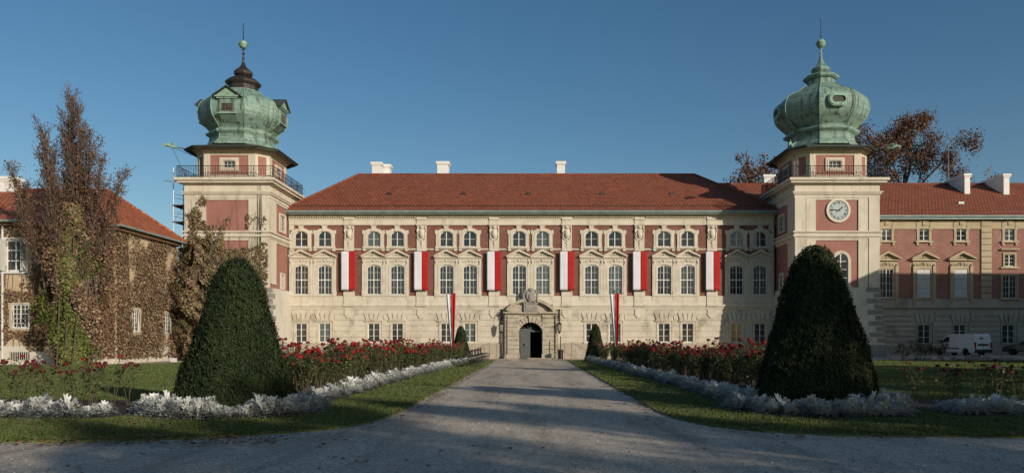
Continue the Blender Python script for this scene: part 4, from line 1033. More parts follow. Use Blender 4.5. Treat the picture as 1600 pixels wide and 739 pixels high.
b.box(WX1-.2, WX1, YW+.001, 84, 0, 13); b.box(WX0,WX1-.2,83.8,84,0,13); b.build('ground_floor_wall', M['wing_stone'], wing)
b = MB(); zz0 = zw(541)
for i in range(9):
    z0 = zz0+i*.47; z1 = z0+.40
    if z1 > zw(481): break
    x = WX0
    bl = sorted([(h_[0]-.24,h_[1]+.24) for h_ in hg]) if z0 < gz+2.0 else sorted([(h_[0]-.45,h_[1]+.45) for h_ in hg])
    for (a,c) in bl+[(WX1,WX1+1)]:
        if a-x > .05: b.bbox(x+.006,a,YW-.11,YW+.02,z0,z1,.02)
        x = max(x,c)
b.box(WX0,WX1,YW-.14,YW+.02,-.1,zw(541.5)); b.build('rustication', M['wing_stone'], wing)
b = MB(); b.box(WX0,WX1,YW-.08,YW+.02,zw(479),zw(467)); b.box(WX0,WX1,YW-.22,YW+.02,zw(481),zw(479.1)); b.build('string_course', M['wing_stone'], wing)
b = MB(); b.box(WX0,WX1,YW-.05,YW+.02,zw(356),zw(345.2)); b.box(WX0,WX1,YW-.09,YW+.02,zw(358),zw(356.1)); b.box(WX0,WX1,YW-.20,YW+.02,zw(345.1),zw(342.5)); b.box(WX0,WX1,YW-.5,YW+.02,zw(342.4),zw(339.5))
for pa in (1532,):
    xa, xb = xw(pa), xw(pa+16.5); zz = zw(466.5)
    while zz < zw(348)-.2: b.bbox(xa,xb,YW-.13,YW+.03,zz,zz+.50,.03); zz += .56
b.build('cornice', M['wing_trim'], wing)
yeW = YW-.6; zeW = zw(337.5); yrW, zrW = 77.5, ZP(288,77.5)
b = hip_roof(18.0, WX1+.5, yeW, 85.5, zeW, 18.2, WX1-6, yrW, zrW); b.build('roof', M['roof_tile'], wing)
b = MB(); ridge_tiles(b, (18.2,yrW,zrW+.03), (WX1-6,yrW,zrW+.03)); b.build('ridge_tiles', M['roof_tile'], wing)
b = MB(); b.tube([(WX0,yeW-.07,zeW-.14),(WX1+.5,yeW-.07,zeW-.14)], .11, 8); b.box(WX0,WX1,yeW+.03,YW,zeW-.36,zeW-.225); b.build('gutter', M['zinc'], wing)
kw = (zrW-zeW)/(yrW-yeW); b = MB(); x = xw(1550)
while x < WX1: b.box(x,x+.05,yeW+.62,yeW+.7,zeW+kw*.62-.05,zeW+kw*.62+.13); x += .4
b.box(xw(1550),WX1,yeW+.64,yeW+.67,zeW+kw*.62+.06,zeW+kw*.62+.09); b.build('snow_guard', M['downpipe_copper'], wing)
for (pa,pb,pyb) in ((1506,1517,303),(1567,1578.5,304),(1660,1672,303)):
    Y0 = 72.2
    for _ in range(6): Y0 = yeW+(ZP(pyb,Y0)-zeW)/kw
    chimney(wing, pa, pb, 271.5 if pa<1560 else 272, Y0, 3.4, ZP(pyb,Y0)-.5)
chimney(wing, 1193, 1211, 273, 78.5, .8, 16.5)
b = MB(); yy = 72.0; b.box(XP(1500,yy)-.2,XP(1500,yy)+.35,yeW+(ZP(316,71.3)-zeW)/kw-.1,yeW+(ZP(316,71.3)-zeW)/kw+.5,ZP(316,71.3)-.1,ZP(316,71.3)+.16); b.build('roof_vent', M['zinc'], wing)
def mast(x, y, z0, z1, lab, arms):
    t = thing('roof_antenna', lab, 'antenna', (x,y,z0), 'aerials on the wing roof'); b = MB(); b.tube([(x,y,z0),(x,y,z1)], [.04,.02], 6); b.build('mast', M['scaffold_steel'], t)
    if arms:
        b = MB()
        for k in range(4): b.tube([(x-.28+.03*k,y,z1-.1-.22*k),(x+.28-.03*k,y,z1-.1-.22*k)], .014, 4)
        b.tube([(x,y-.4,z1-.1),(x,y+.4,z1-.3)], .014, 4); b.build('aerial', M['scaffold_steel'], t)
mast(XP(1482,77.5),77.5,zrW-.3,ZP(213,77.5),'tall thin white mast on the roof ridge left of the wing chimneys',False); mast(XP(1547.5,77),77.0,zrW-.4,ZP(259,77),'short television aerial between the two wing chimneys',True)

# ------------------------------------------------------------ left annex
ann = thing('annex_building', 'ochre building with orange tiled hip roof, covered in brown ivy, left of the towers', 'building', (-40,53,0))
A0, A1, AX = 53.0, 61.9, -29.45; PY0, PXR = 50.9, -32.0
b = MB(); hs = []; xa = XP(24.5,PY0); za = ZP(424,PY0); hs.append((xa-.63,xa+.63,za,za+2.12)); window('annex_large', ann, (xa,PY0,za))
xb = XP(32,PY0); z2_ = ZP(512.5,PY0); hs.append((xb-.54,xb+.54,z2_,z2_+1.6)); window('annex_small', ann, (xb,PY0,z2_))
for k in (1,2,3):
    x = xa-4.2*k; hs += [(x-.63,x+.63,za,za+2.12),(x-.54,x+.54,z2_,z2_+1.6)]; window('annex_large', ann, (x,PY0,za)); window('annex_small', ann, (x,PY0,z2_))
ZA = 9.45
wall(b, -62, PXR, 0, ZA, PY0, hs)
b.add([(PXR,PY0,0),(PXR,A0,0),(PXR,A0,ZA),(PXR,PY0,ZA)],[(0,1,2,3)]); b.add([(PXR,A0,0),(AX,A0,0),(AX,A0,ZA),(PXR,A0,ZA)],[(0,1,2,3)])
s_ = MB(); side_w = [(XP,0)]
# side wall facing +X: local x runs from A0 (front) to A1 (back)
def ysolve(px_): return AX*F/(px_-PX)
hs2 = []
for (pxc,pyb) in ((211.5,517.5),(260,520.5)):
    Yc = ysolve(pxc); zb_ = ZP(pyb,Yc); hs2.append((Yc-.5-A0,Yc+.5-A0,zb_,zb_+1.6)); window('annex_small', ann, (AX,Yc,zb_), R(90))
wall(s_, 0, A1-A0, 0, ZA, 0, hs2); s_.xf(Matrix.Translation((AX,A0,0)) @ Matrix.Rotation(R(90),4,'Z')); b.merge(s_)
b.add([(AX,A1,0),(-62,A1,0),(-62,A1,ZA),(AX,A1,ZA)],[(0,1,2,3)])
mat('ochre_wall', (.50,.40,.26), (.42,.32,.20), .9, bump=.4, c3=(.56,.47,.30), s3=2.2, t3=(.52,.62))
b.build('wall', M['ochre_wall'], ann)
b = MB(); b.box(-62,PXR+.06,PY0-.06,PY0+.02,-.1,1.25); b.box(PXR-.01,PXR+.06,PY0+.021,A0,-.1,1.25); b.box(PXR+.061,AX+.06,A0-.06,A0+.02,-.1,1.25); b.box(AX-.01,AX+.06,A0+.021,A1,-.1,1.2); b.build('plinth', M['white_plaster'], ann)
b = MB(); xg = XP(32,PY0)
b.box(xg-.65,xg+.65,PY0-.10,PY0-.061,.35,.85); b.build('cellar_grate', M['iron'], ann)
b = MB()
for k in range(9): b.box(xg-.6+.145*k,xg-.56+.145*k,PY0-.125,PY0-.101,.33,.87)
b.box(xg-.66,xg+.66,PY0-.13,PY0-.1,.86,.92); b.build('grate_bar', M['white_plaster'], ann)
b = MB()
b.box(-62,PXR+.2,PY0-.35,PY0+.1,ZA-.05,ZA+.16); b.box(PXR+.21,AX+.3,A0-.35,A0+.1,ZA-.05,ZA+.16); b.box(AX-.05,AX+.35,A0+.11,A1+.3,ZA-.05,ZA+.16)
b.build('eave_board', M['window_brown'], ann)
yrA, zrA = 58.0, ZP(297.5,58.0); xrA = XP(168,58.0)
b = hip_roof(-62.5, AX+.5, A0-.5, A1+.6, 9.86, -58, xrA, yrA, zrA, .2); b.build('roof', M['roof_tile_orange'], ann)
b = MB(); b.add([(-62.5,PY0-.5,9.80),(PXR+.4,PY0-.5,9.80),(PXR+.4,A0+1,9.87),(XP(150,yrA),yrA,zrA+.02),(-58,yrA,zrA+.02),(-62.5,PY0-.5,9.62),(PXR+.4,PY0-.5,9.62),(PXR+.4,A0+1,9.62)], [(0,1,3,4),(1,2,3),(0,5,6,1),(1,6,7,2)])
b.build('roof', M['roof_tile_orange'], ann)
b = MB(); ridge_tiles(b, (-58,yrA,zrA+.03), (xrA,yrA,zrA+.03),.13); ridge_tiles(b, (AX+.5,A0-.5,9.9), (xrA,yrA,zrA+.03),.12); ridge_tiles(b, (AX+.5,A1+.6,9.9), (xrA,yrA,zrA+.03),.12); b.build('ridge_tiles', M['roof_tile_orange'], ann)
b = MB(); b.tube([(-62.5,PY0-.57,9.68),(PXR+.45,PY0-.57,9.68)], .09, 7); b.tube([(PXR+.45,A0-.57,9.72),(AX+.57,A0-.57,9.72),(AX+.57,A1+.6,9.72)], .09, 7); b.build('gutter', M['zinc'], ann)
b = MB(); xd = XP(4.5,PY0-.1); b.tube([(xd,PY0-.15,0),(xd,PY0-.15,9.6)], .07, 7); b.build('downpipe', M['shutter_white'], ann)
chimney(ann, -22, 23, 276, 57.5, 1.0, 12.5)
def flat_wall_box(name, lab, cat, x0, x1, y0, y1, z1): ...
# ------------------------------------------------------------ neighbouring wing beyond the right edge of the photograph
nb = thing('neighbouring_palace_wing', 'tall pale palace wing standing beyond the right edge of the lawn', 'palace wing', (60,46,0))
b = MB(); b.box(46,84,40,52,0,14.6); b.build('wall', M['cream_plaster'], nb)
b = MB(); b.box(45.6,84.4,39.6,52.3,14.601,14.85); b.build('cornice', M['cream_stone'], nb)
b = MB(); b.loft([[(45.6,39.6,14.86),(84.4,39.6,14.86),(84.4,52.3,14.86),(45.6,52.3,14.86)],[(50,45.5,16.4),(80,45.5,16.4),(80,46.5,16.4),(50,46.5,16.4)]]); b.build('roof', M['roof_tile'], nb)
for k in range(3):
    for zz in (1.4,5.4,9.4): window('wing_plain', nb, (46-.26,42.4+k*3.7,zz), R(-90))
for k in range(9):
    for zz in (1.4,5.4,9.4): window('wing_plain', nb, (49+k*4,40-.26,zz))
# ------------------------------------------------------------ trees
def branch(b, tips, rd, p, d, L, r, lev, prm, minr=.006):
    n = 4 if lev < 2 else 3; pts = [p.copy()]; ds = [d.copy()]
    for i in range(n):
        d = (d+Vector((rd.gauss(0,1),rd.gauss(0,1),rd.gauss(0,1)))*prm['wig']*(1 if lev else .35)+Vector((0,0,prm['up'][lev]))).normalized()
        pts.append(pts[-1]+d*L/n); ds.append(d.copy())
    rs = [max(r*(1-.62*i/n), minr) for i in range(n+1)]
    b.tube(pts, rs, (8,6,4,3,3)[min(lev,4)], cap=False)
    if lev >= len(prm['n']):
        tips.append((pts[-1], ds[-1], L)); tips.append((pts[1]*.5+pts[2]*.5, ds[-1], L)); return
    k = prm['n'][lev]
    for i in range(k):
        t = prm['t0'][lev]+(1-prm['t0'][lev])*(i+rd.random()*.9)/k; f = t*n; j = min(int(f), n-1); q = pts[j].lerp(pts[j+1], f-j)
        ax = ds[j+1]; a = Vector((rd.gauss(0,1),rd.gauss(0,1),rd.gauss(0,1))).cross(ax)
        if a.length < .01: continue
        a.normalize(); an = R(rd.uniform(*prm['ang'][lev])); nd = (ax*math.cos(an)+a*math.sin(an)).normalized()
        branch(b, tips, rd, q, nd, L*rd.uniform(*prm['len'][lev])*(1-prm['fall'][lev]*t), rs[j]*prm['rr'], lev+1, prm, minr)
    branch(b, tips, rd, pts[-1], ds[-1], L*(.3 if lev else .05), rs[-1], len(prm['n']), prm, minr)
def leafpts(tips, per, jit, seed):
    rg = np.random.default_rng(seed); T = np.array([list(t[0]) for t in tips]); n = len(T)*per
    return np.repeat(T, per, 0)+rg.normal(size=(n,3))*jit
# tall columnar tree in front of the annex
cp = dict(n=[34,7,4], wig=.07, up=[.0,.10,.08,.06], t0=[.42,.2,.2], ang=[(12,30),(18,45),(20,55)], len=[(.12,.21),(.30,.55),(.3,.5)], fall=[.55,.4,.3], rr=.45)
tc = thing('columnar_tree', 'tall narrow half-bare tree with brown leaves in front of the ivy-covered annex', 'tree', (-30.2,49.3,0))
b = MB(); tips = []
for i,(dx,dy,hh) in enumerate(((0,0,18.0),(-.45,.2,17.0),(.35,-.2,16.8),(-1.3,.3,16.4),(-2.1,0,15.8),(-2.9,.4,14.4),(-3.9,-.2,13.0),(1.2,.1,15.3),(1.9,-.3,13.9),(2.6,.3,12.8),(-1.0,-.6,14.5),(.9,.7,13.8),(-.2,.9,15.5),(-3.3,.3,12.0),(2.1,-.5,12.0))):
    rd = random.Random(40+i); branch(b, tips, rd, Vector((dx*.2,dy*.3,0)), Vector((dx*.66/hh,dy*.66/hh,1)).normalized(), hh*.97, .085 if i else .20, 0, cp, .011)
b.build('trunk', M['twig_bark'], tc, (-30.2,49.3,0))
lp = leafpts(tips, 1, .16, 3); rg = np.random.default_rng(1); k = rg.random(len(lp)) < np.where(lp[:,2]<8,.45,np.clip(1.25-lp[:,2]/17,.25,1))
kites('crown', lp[k], .12, ['brown_leaf','russet_leaf','ivy_brown'], tc, aspect=.7, seed=4, loc=(-30.2,49.3,0))
# ivy in the lower half of that tree
rg = np.random.default_rng(21); n = 52000; zz = rg.random(n)**.85*10.6
ang = rg.random(n)*2*math.pi; rad = (1.05+1.0*np.sin(np.clip(zz/10.6,0,1)*3.0)**.6)*(1-.35*(zz/10.6)**3)*(.80+.25*np.sin(ang*3+zz*1.1)+.15*np.sin(ang*7-zz*2.3))*rg.uniform(.45,1.05,n)**.5
pts = np.stack([rad*np.cos(ang)*1.12-.1, rad*np.sin(ang)*.75, zz], 1)
keep = rg.random(n) < (.45+.55*(np.sin(pts[:,0]*2.9+zz*.7)*np.sin(zz*1.9+pts[:,0])>-.35))
pts = pts[keep]; nr = np.stack([np.cos(ang),np.sin(ang),np.full(n,.2)],1)[keep]
gk = (np.sin(pts[:,0]*1.9+1)+np.sin(pts[:,2]*.9+pts[:,0])) > .15-(.25*(pts[:,2]<7))
gk &= rg.random(len(pts)) < np.clip(1.35-pts[:,2]/9,.05,1)
iv = thing('ivy', 'green and brown ivy climbing the trunk of the tall narrow tree', 'ivy', (-30.2,49.3,0))
kites('green_leaves', pts[gk], .15, ['ivy_green'], iv, nr[gk], .8, .8, 5, (-30.2,49.3,0)); kites('dry_leaves', pts[~gk], .15, ['ivy_brown','ivy_ochre','brown_leaf'], iv, nr[~gk], .8, .8, 6, (-30.2,49.3,0))
b = MB(); rd = random.Random(5)
for i in range(26):
    a = rd.random()*6.28; r_ = rd.uniform(.4,1.6); b.tube([(r_*math.cos(a),r_*.6*math.sin(a),0),(r_*1.1*math.cos(a+.2),r_*.7*math.sin(a+.2),3),(r_*.9*math.cos(a+.1),r_*.6*math.sin(a),6.5),(r_*.8*math.cos(a),r_*.4*math.sin(a),9.5)], [.05,.04,.03,.015], 5)
b.build('stem', M['bark'], iv, (-30.2,49.3,0))

# ivy on the annex walls
def noise2(x, y, s, seed):
    rg_ = np.random.default_rng(seed); out = np.zeros_like(x)
    for k_ in range(7):
        a = rg_.random()*6.28; f = s*rg_.uniform(.5,2.2); out += np.sin((x*math.cos(a)+y*math.sin(a))*f+rg_.random()*6.28)
    return out/7
def wallivy(n, u0, u1, z0, z1, fn, depth, seed, holes=()):
    rg_ = np.random.default_rng(seed); u = rg_.uniform(u0,u1,n); zz = rg_.uniform(z0,z1,n)
    cl = .5+.5*np.sin(u*14+2*np.sin(zz*5))*np.sin(zz*15+2*np.sin(u*4))
    k_ = rg_.random(n) < np.clip(fn(u,zz),0,1)*(.45+.55*cl)
    for (a,c,d,e) in holes: k_ &= ~((u>a)&(u<c)&(zz>d)&(zz<e))
    u, zz, cl = u[k_], zz[k_], cl[k_]
    dd = depth(u,zz)*rg_.random(len(u))*(.4+.9*cl)+.03
    return u, zz, dd
ai = thing('ivy', 'brown autumn ivy covering the ochre walls of the annex', 'ivy', (-34,50.5,0))
u, zz, dd = wallivy(52000, -44, PXR+.1, .9, 9.4, lambda u_,z_: .42+1.3*noise2(u_,z_,1.1,3)+.45*(z_<5.0)-.10*(z_>7.2)+.6*(u_>XP(60,PY0)) - 3*(z_<1.25+.6*np.sin(u_*2.1)), lambda a,c: .16+0*a, 31,
    [(h_[0]-.22,h_[1]+.22,h_[2]-.2,h_[3]+.2) for h_ in hs]+[(xa-1.1,xa+1.1,za-.2,za+2.3)])
m1 = np.stack([u, PY0-dd, zz],1)
u, zz, dd = wallivy(12000, PXR, AX, .4, 9.4, lambda u_,z_: .9+0*u_, lambda a,c: .2+0*a, 32)
m2 = np.stack([u, A0-dd, zz],1); nf = np.tile((0,-1.,.25),(len(m1)+len(m2),1))
kites('front_leaves', np.concatenate([m1,m2]), .14, ['ivy_brown','russet_leaf','ivy_brown','ivy_ochre'], ai, nf, .7, .85, 8)
u, zz, dd = wallivy(60000, A0-.1, A1, .35, 9.4, lambda u_,z_: .36+1.0*noise2(u_,z_,1.4,5)+.40*(z_<5.0)+.5*(u_<A0+1.5), lambda a,c: .16+.12*(c<5), 33, [(h_[0]+A0-.28,h_[1]+A0+.28,h_[2]-.25,h_[3]+.28) for h_ in hs2])
m3 = np.stack([AX+dd, u, zz],1)
kites('side_leaves', m3, .14, ['ivy_ochre','ivy_brown','ivy_ochre','brown_leaf'], ai, np.tile((1.,0,.25),(len(m3),1)), .7, .85, 9)
rd = random.Random(6); b = MB()
for i in range(60):
    x = rd.uniform(-40,PXR) if i%2 else AX; y = PY0-.04 if i%2 else rd.uniform(A0,A1); zt = rd.uniform(5,9.3); pts_ = []
    for j in range(9):
        pts_.append((x,y,zt*j/8) if i%2 else (x+.05,y,zt*j/8))
        if i%2: x += rd.uniform(-.25,.25)
        else: y = min(max(y+rd.uniform(-.25,.25),A0),A1)
    b.tube([p_ if i%2==0 else (min(p_[0],PXR-.02),p_[1],p_[2]) for p_ in pts_], .022, 4)
b.build('stem', M['bark'], ai)
# ivy on the left tower: a dense lower mass, a tall spray at the left and thin runners
ti = thing('ivy', 'brown and ochre ivy climbing the front of the left tower', 'ivy', (cL,62.7,0))
TF = TY-3.6
def dens(u_, z_):
    px_ = PX+u_/62.6*F; nz = noise2(u_,z_,1.6,9)
    d = 1.5*(z_ < 9.7+1.5*nz)*(px_ < 418)
    edge = 12.6+1.4*np.exp(-((px_-322)/14)**2)+.9*noise2(u_,z_,2.4,4)
    d += 1.1*(np.abs(px_-(322+10*np.sin(z_*.9))) < 5+(13.5-z_)*5*(1+1.3*noise2(u_,z_,3.0,22)))*(z_ < 13.9)*(noise2(u_,z_,4.0,23)>-.12)
    d += .8*(np.abs(px_-(296+8*np.sin(z_*1.3))) < 6)*(z_<12.3)+.7*(np.abs(px_-(352+9*np.sin(z_*1.1))) < 5)*(z_<12.0)
    d += .45*(z_<12.0+1.6*nz)*(px_>384)*(px_<416)*(nz>.0)
    d *= np.clip(.75+.9*nz+.5*(z_<8.5),0.1,1)
    d *= np.where((px_>388), .20, np.where(px_>350, .36, .62))*(.35+1.0*(noise2(u_,z_,6.5,14)>-.05))
    return d
u, zz, dd = wallivy(120000, -30.4, XP(421,62.6), .2, 14.4, dens, lambda a,c: np.where(a < -26.3, .25+.8*np.clip((10.8-c)/8,0,1), .14), 41)
kx = u > -29.15; nfr = np.tile((0,-1.,.3),(len(u),1))
p_ = np.stack([u, TF-dd, zz],1)
kites('leaves', p_, .155, ['ivy_ochre','ivy_brown','ivy_ochre','brown_leaf','ivy_ochre','ivy_green'], ti, nfr, .9, .8, 11)
b = MB(); rd = random.Random(9)
for i in range(46):
    x = rd.uniform(-29.3,-22.6); zt = rd.uniform(7,10.8) if i > 14 else rd.uniform(11,13.6); pts_ = []
    if i > 38: x = XP(rd.choice((404.5,405.5)),62.6); zt = rd.uniform(13.5,15.4)
    for j in range(11): pts_.append((x,TF-.05-.03*rd.random(),zt*j/10)); x += rd.uniform(-.22,.22) if i <= 38 else rd.uniform(-.05,.05)
    b.tube(pts_, [.035-.0025*j for j in range(11)], 4)
b.build('stem', M['bark'], ti)
# bushy ivy mound between the annex and the tower
im = thing('ivy_clad_tree', 'bushy tree smothered in ochre leaves between the annex and the left tower', 'tree', (-27.3,61.0,0))
rg = np.random.default_rng(51); n = 34000; zz = rg.random(n)**.9*10.0; th = rg.random(n)*6.283
rad = (1.75*np.sin(np.clip(zz/10.0,0,1)*2.6+.45)**.7+.15)*(.8+.3*np.sin(th*3+zz*1.3)+.2*np.sin(th*5-zz*2))*rg.random(n)**.33
pts = np.stack([rad*np.cos(th)*.95+.25*np.sin(zz), rad*np.sin(th), zz],1); cl = np.sin(pts[:,0]*4+zz*2)*np.sin(zz*3.3+pts[:,1]*4) > -.15; pts = pts[cl]
kites('crown', pts, .16, ['ivy_ochre','ivy_brown','ivy_ochre','brown_leaf','ivy_green'], im, pts*np.array([1,1,0])+np.array([0,0,.3]), .9, .8, 12, (-27.3,61.0,0))
b = MB(); tips = []; rd = random.Random(3)
bp_ = dict(n=[12,5], wig=.14, up=[.02,.12,.08], t0=[.1,.2], ang=[(15,45),(20,50)], len=[(.3,.5),(.3,.5)], fall=[.5,.3], rr=.5)
branch(b, tips, rd, Vector((0,0,0)), Vector((0,0,1)), 9.5, .22, 0, bp_, .012)
b.build('trunk', M['bark'], im, (-27.3,61.0,0))
# big plane trees behind the right wing, trees outside the frame
pp = dict(n=[9,8,6,5], wig=.20, up=[.0,.05,.04,.03,.02], t0=[.30,.25,.2,.2], ang=[(28,62),(25,60),(25,60),(25,60)], len=[(.42,.62),(.38,.6),(.38,.6),(.35,.6)], fall=[.35,.35,.3,.2], rr=.52)
def big_tree(name, H, r0, seed, per, jit, lsz, mats_, loc, prm=pp, keep=1.0):
    b = MB(); tips = []; rd = random.Random(seed); branch(b, tips, rd, Vector((0,0,0)), Vector((rd.uniform(-.05,.05),0,1)).normalized(), H*.72, r0, 0, prm, .012)
    lp = leafpts(tips, per, jit, seed); rg_ = np.random.default_rng(seed)
    k_ = (noise2(lp[:,0]+lp[:,1]*.7, lp[:,2]+lp[:,1]*.5, 1.1, seed) > -.42) & (rg_.random(len(lp)) < keep); lp = lp[k_]
    t = thing(name, '', 'tree', loc); b.build('trunk', M['bark'], t, loc); kites('crown', lp, lsz, mats_, t, aspect=.75, seed=seed, loc=loc); return t
t1 = big_tree('plane_tree', 32.5, .62, 7, 10, .38, .24, ['russet_leaf','brown_leaf','ivy_brown'], (XP(1408,96),96,0)); t1['label'] = 'large russet-leaved tree rising behind the right wing roof'; t1['group'] = 'autumn trees behind the palace'
t2 = big_tree('plane_tree', 27.0, .5, 19, 4, .30, .34, ['russet_leaf','brown_leaf'], (XP(1185,100),100,0), keep=.6); t2['label'] = 'sparse reddish tree showing above the roof just left of the clock tower'; t2['group'] = 'autumn trees behind the palace'
# ------------------------------------------------------------ clipped yews
ypL = [(0,.98),(.055,1.0),(.217,.876),(.374,.73),(.536,.60),(.70,.473),(.86,.355),(.94,.226),(.98,.12),(1.0,.02)]
ypR = [(0,.98),(.055,1.0),(.225,.905),(.387,.785),(.545,.65),(.707,.515),(.865,.37),(.94,.26),(.98,.15),(1.0,.02)]
def yew(cx, cy, r, h, lab, n, size, seed, skew=0, yp_=None,  name='clipped_yew', group='big clipped yew cones in the front flower rings'):
    yp_ = yp_ or ypL; t = thing(name, lab, 'shrub', (cx,cy,0), group); rg_ = np.random.default_rng(seed)
    fr = np.array([p[0] for p in yp_]); rr = np.array([p[1] for p in yp_])
    u_ = rg_.random(n*2); rz = np.interp(u_, fr, rr); kk = rg_.random(n*2) < rz; u_ = u_[kk]; rz = rz[kk]; a = rg_.random(len(u_))*6.283
    bumps = .035*np.sin(a*5+u_*9)+.03*np.sin(a*9-u_*17)+.03*np.sin(a*23+u_*40)*np.sin(u_*55-a*7)+.025*rg_.normal(size=len(u_))
    R_ = r*(rz+bumps*.8)*(1-.06*rg_.random(len(u_))**2)
    p_ = np.stack([R_*np.cos(a)+skew*u_*u_, R_*np.sin(a), u_*h+.04], 1); nn = np.stack([np.cos(a),np.sin(a),.45+0*a],1); top = u_ > .93; nn[top] += (0,0,1.2)
    # a few shoots that stick out
    kites('foliage', p_, size, ['yew_needle'], t, nn, .9, .42, seed, (cx,cy,0), tdir=np.stack([np.cos(a)*.6,np.sin(a)*.6,.9+0*a],1))
    m = 620; us = rg_.random(m)*.98; as_ = rg_.random(m)*6.283; rs_ = r*np.interp(us,fr,rr)*1.03
    kites('shoot', np.stack([rs_*np.cos(as_)+skew*us*us, rs_*np.sin(as_), us*h+.08],1), size*1.7, ['yew_tip','yew_needle'], t, None, 1, .22, seed+1, (cx,cy,0), tdir=np.tile((0,0,2.),(m,1)))['kind'] = 'stuff'
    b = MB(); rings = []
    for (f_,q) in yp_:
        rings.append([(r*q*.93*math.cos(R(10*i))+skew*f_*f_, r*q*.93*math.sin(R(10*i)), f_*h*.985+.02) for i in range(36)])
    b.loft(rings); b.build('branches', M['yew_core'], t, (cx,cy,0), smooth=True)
    return t
yew(YL[0],YL[1],YL[2],YL[3],'tall dark clipped yew cone ringed by silver leaves left of the path',60000,.062,61,.04,ypL)
yew(YR[0],YR[1],YR[2],YR[3],'tall dark clipped yew cone ringed by silver leaves right of the path',60000,.062,63,-.03,ypR)
yew(XP(720,60.2),60.2,.83,2.75,'small clipped yew by the left end of the facade path, beside the left flag',9000,.11,65,0,None,'small_clipped_yew','small clipped yews near the portal')
yew(XP(930.5,60.2),60.2,.84,2.9,'small clipped yew by the right end of the facade path, beside the right flag',9000,.11,66,0,None,'small_clipped_yew','small clipped yews near the portal')
# ------------------------------------------------------------ silver ragwort plants
def silver_proto(seed, nl):
    rg_ = np.random.default_rng(seed); C, T, Nn, Sz = [], [], [], []
    for i in range(nl):
        a = rg_.random()*6.283; el = math.asin(rg_.random()*.92+.04); L = rg_.uniform(.13,.22); st = rg_.uniform(.08,.20); d = np.array([math.cos(a)*math.cos(el), math.sin(a)*math.cos(el), math.sin(el)])
        base = d*st*np.array([1,1,1.1])+np.array([0,0,.05]); side = np.cross(d,(0,0,1.)); side /= np.linalg.norm(side)+1e-6; nrm = np.cross(side,d)
        for k_ in range(5):
            t = k_/4; p = base+d*L*t+np.array([0,0,-.16*t*t])
            for q in ((-1,1) if k_<4 else (0,)):
                dir_ = d+side*q*.8; C.append(p+dir_*.02); T.append(dir_*2); Nn.append(nrm*2); Sz.append(.085*(1-.2*t))
    C = np.array(C); C[:,2] = np.maximum(C[:,2],.02)
    return kites('silver_foliage', C, np.array(Sz), ['silver_leaf'], None, np.array(Nn), .35, .36, seed, tdir=np.array(T), as_mesh=True)
sil = [silver_proto(s_, 54) for s_ in (1,2,3,4)]
rd = random.Random(77)
def silver(x, y, s_, lab, grp):
    if rd.random() < .07: return None
    o = link('silver_ragwort', sil[rd.randrange(4)], None, (x,y,.04), rd.random()*6.28); o.scale = (s_*rd.uniform(.75,1.25),s_*rd.uniform(.75,1.25),s_*rd.uniform(.75,1.35)); tag(o, lab, 'plant', grp); return o
for (cx,cy,r,h), q in ((YL,'left'),(YR,'right')):
    n = 27
    for i in range(n):
        a = R(-205+230*i/(n-1)) if q=='left' else R(-205+230*i/(n-1))
        silver(cx+1.78*math.cos(a)+rd.uniform(-.05,.05), cy+1.78*math.sin(a)+rd.uniform(-.05,.05), 1.12, 'silver-leaved plant in the ring round the foot of the big %s yew cone'%q, 'silver plants ringing the %s yew'%q)
    for i in range(17):
        a = R(-200+220*i/16); silver(cx+1.5*math.cos(a), cy+1.5*math.sin(a), 1.25, 'silver-leaved plant in the ring round the foot of the big %s yew cone'%q, 'silver plants ringing the %s yew'%q)
for q, xa_, xb_ in (('left',-5.65,-4.75),('right',5.35,4.45)):
    y = 19.3
    while y < 61:
        x = xa_+(xb_-xa_)*max(0,(y-28)/33); silver(x+rd.uniform(-.08,.08), y, 1.15, 'silver-leaved plant in the edging row of the rose bed %s of the path'%q, 'silver edging of the %s rose bed'%q)
        y += .36 if y < 32 else (.50 if y < 45 else .62)
for i in range(24):
    silver(-9.15-.36*(i%12)+rd.uniform(-.1,.1), (15.4,15.95)[i//12]+rd.uniform(-.08,.08)+(.1*(i%12 == 0)), 1.15, 'silver-leaved plant at the front of the far left rose bed', 'silver edging of the far left bed')
for i in range(20):
    silver(9.25+.38*(i%10)+rd.uniform(-.1,.1), (16.2,16.75)[i//10]+rd.uniform(-.08,.08), 1.1, 'silver-leaved plant at the front of the far right rose bed', 'silver edging of the far right bed')
for i in range(15): silver(30.2+.55*i, 59.5+rd.uniform(-.1,.1), 1.1, 'silver-leaved plant edging the low shrub bed before the right wing', 'silver edging before the right wing')
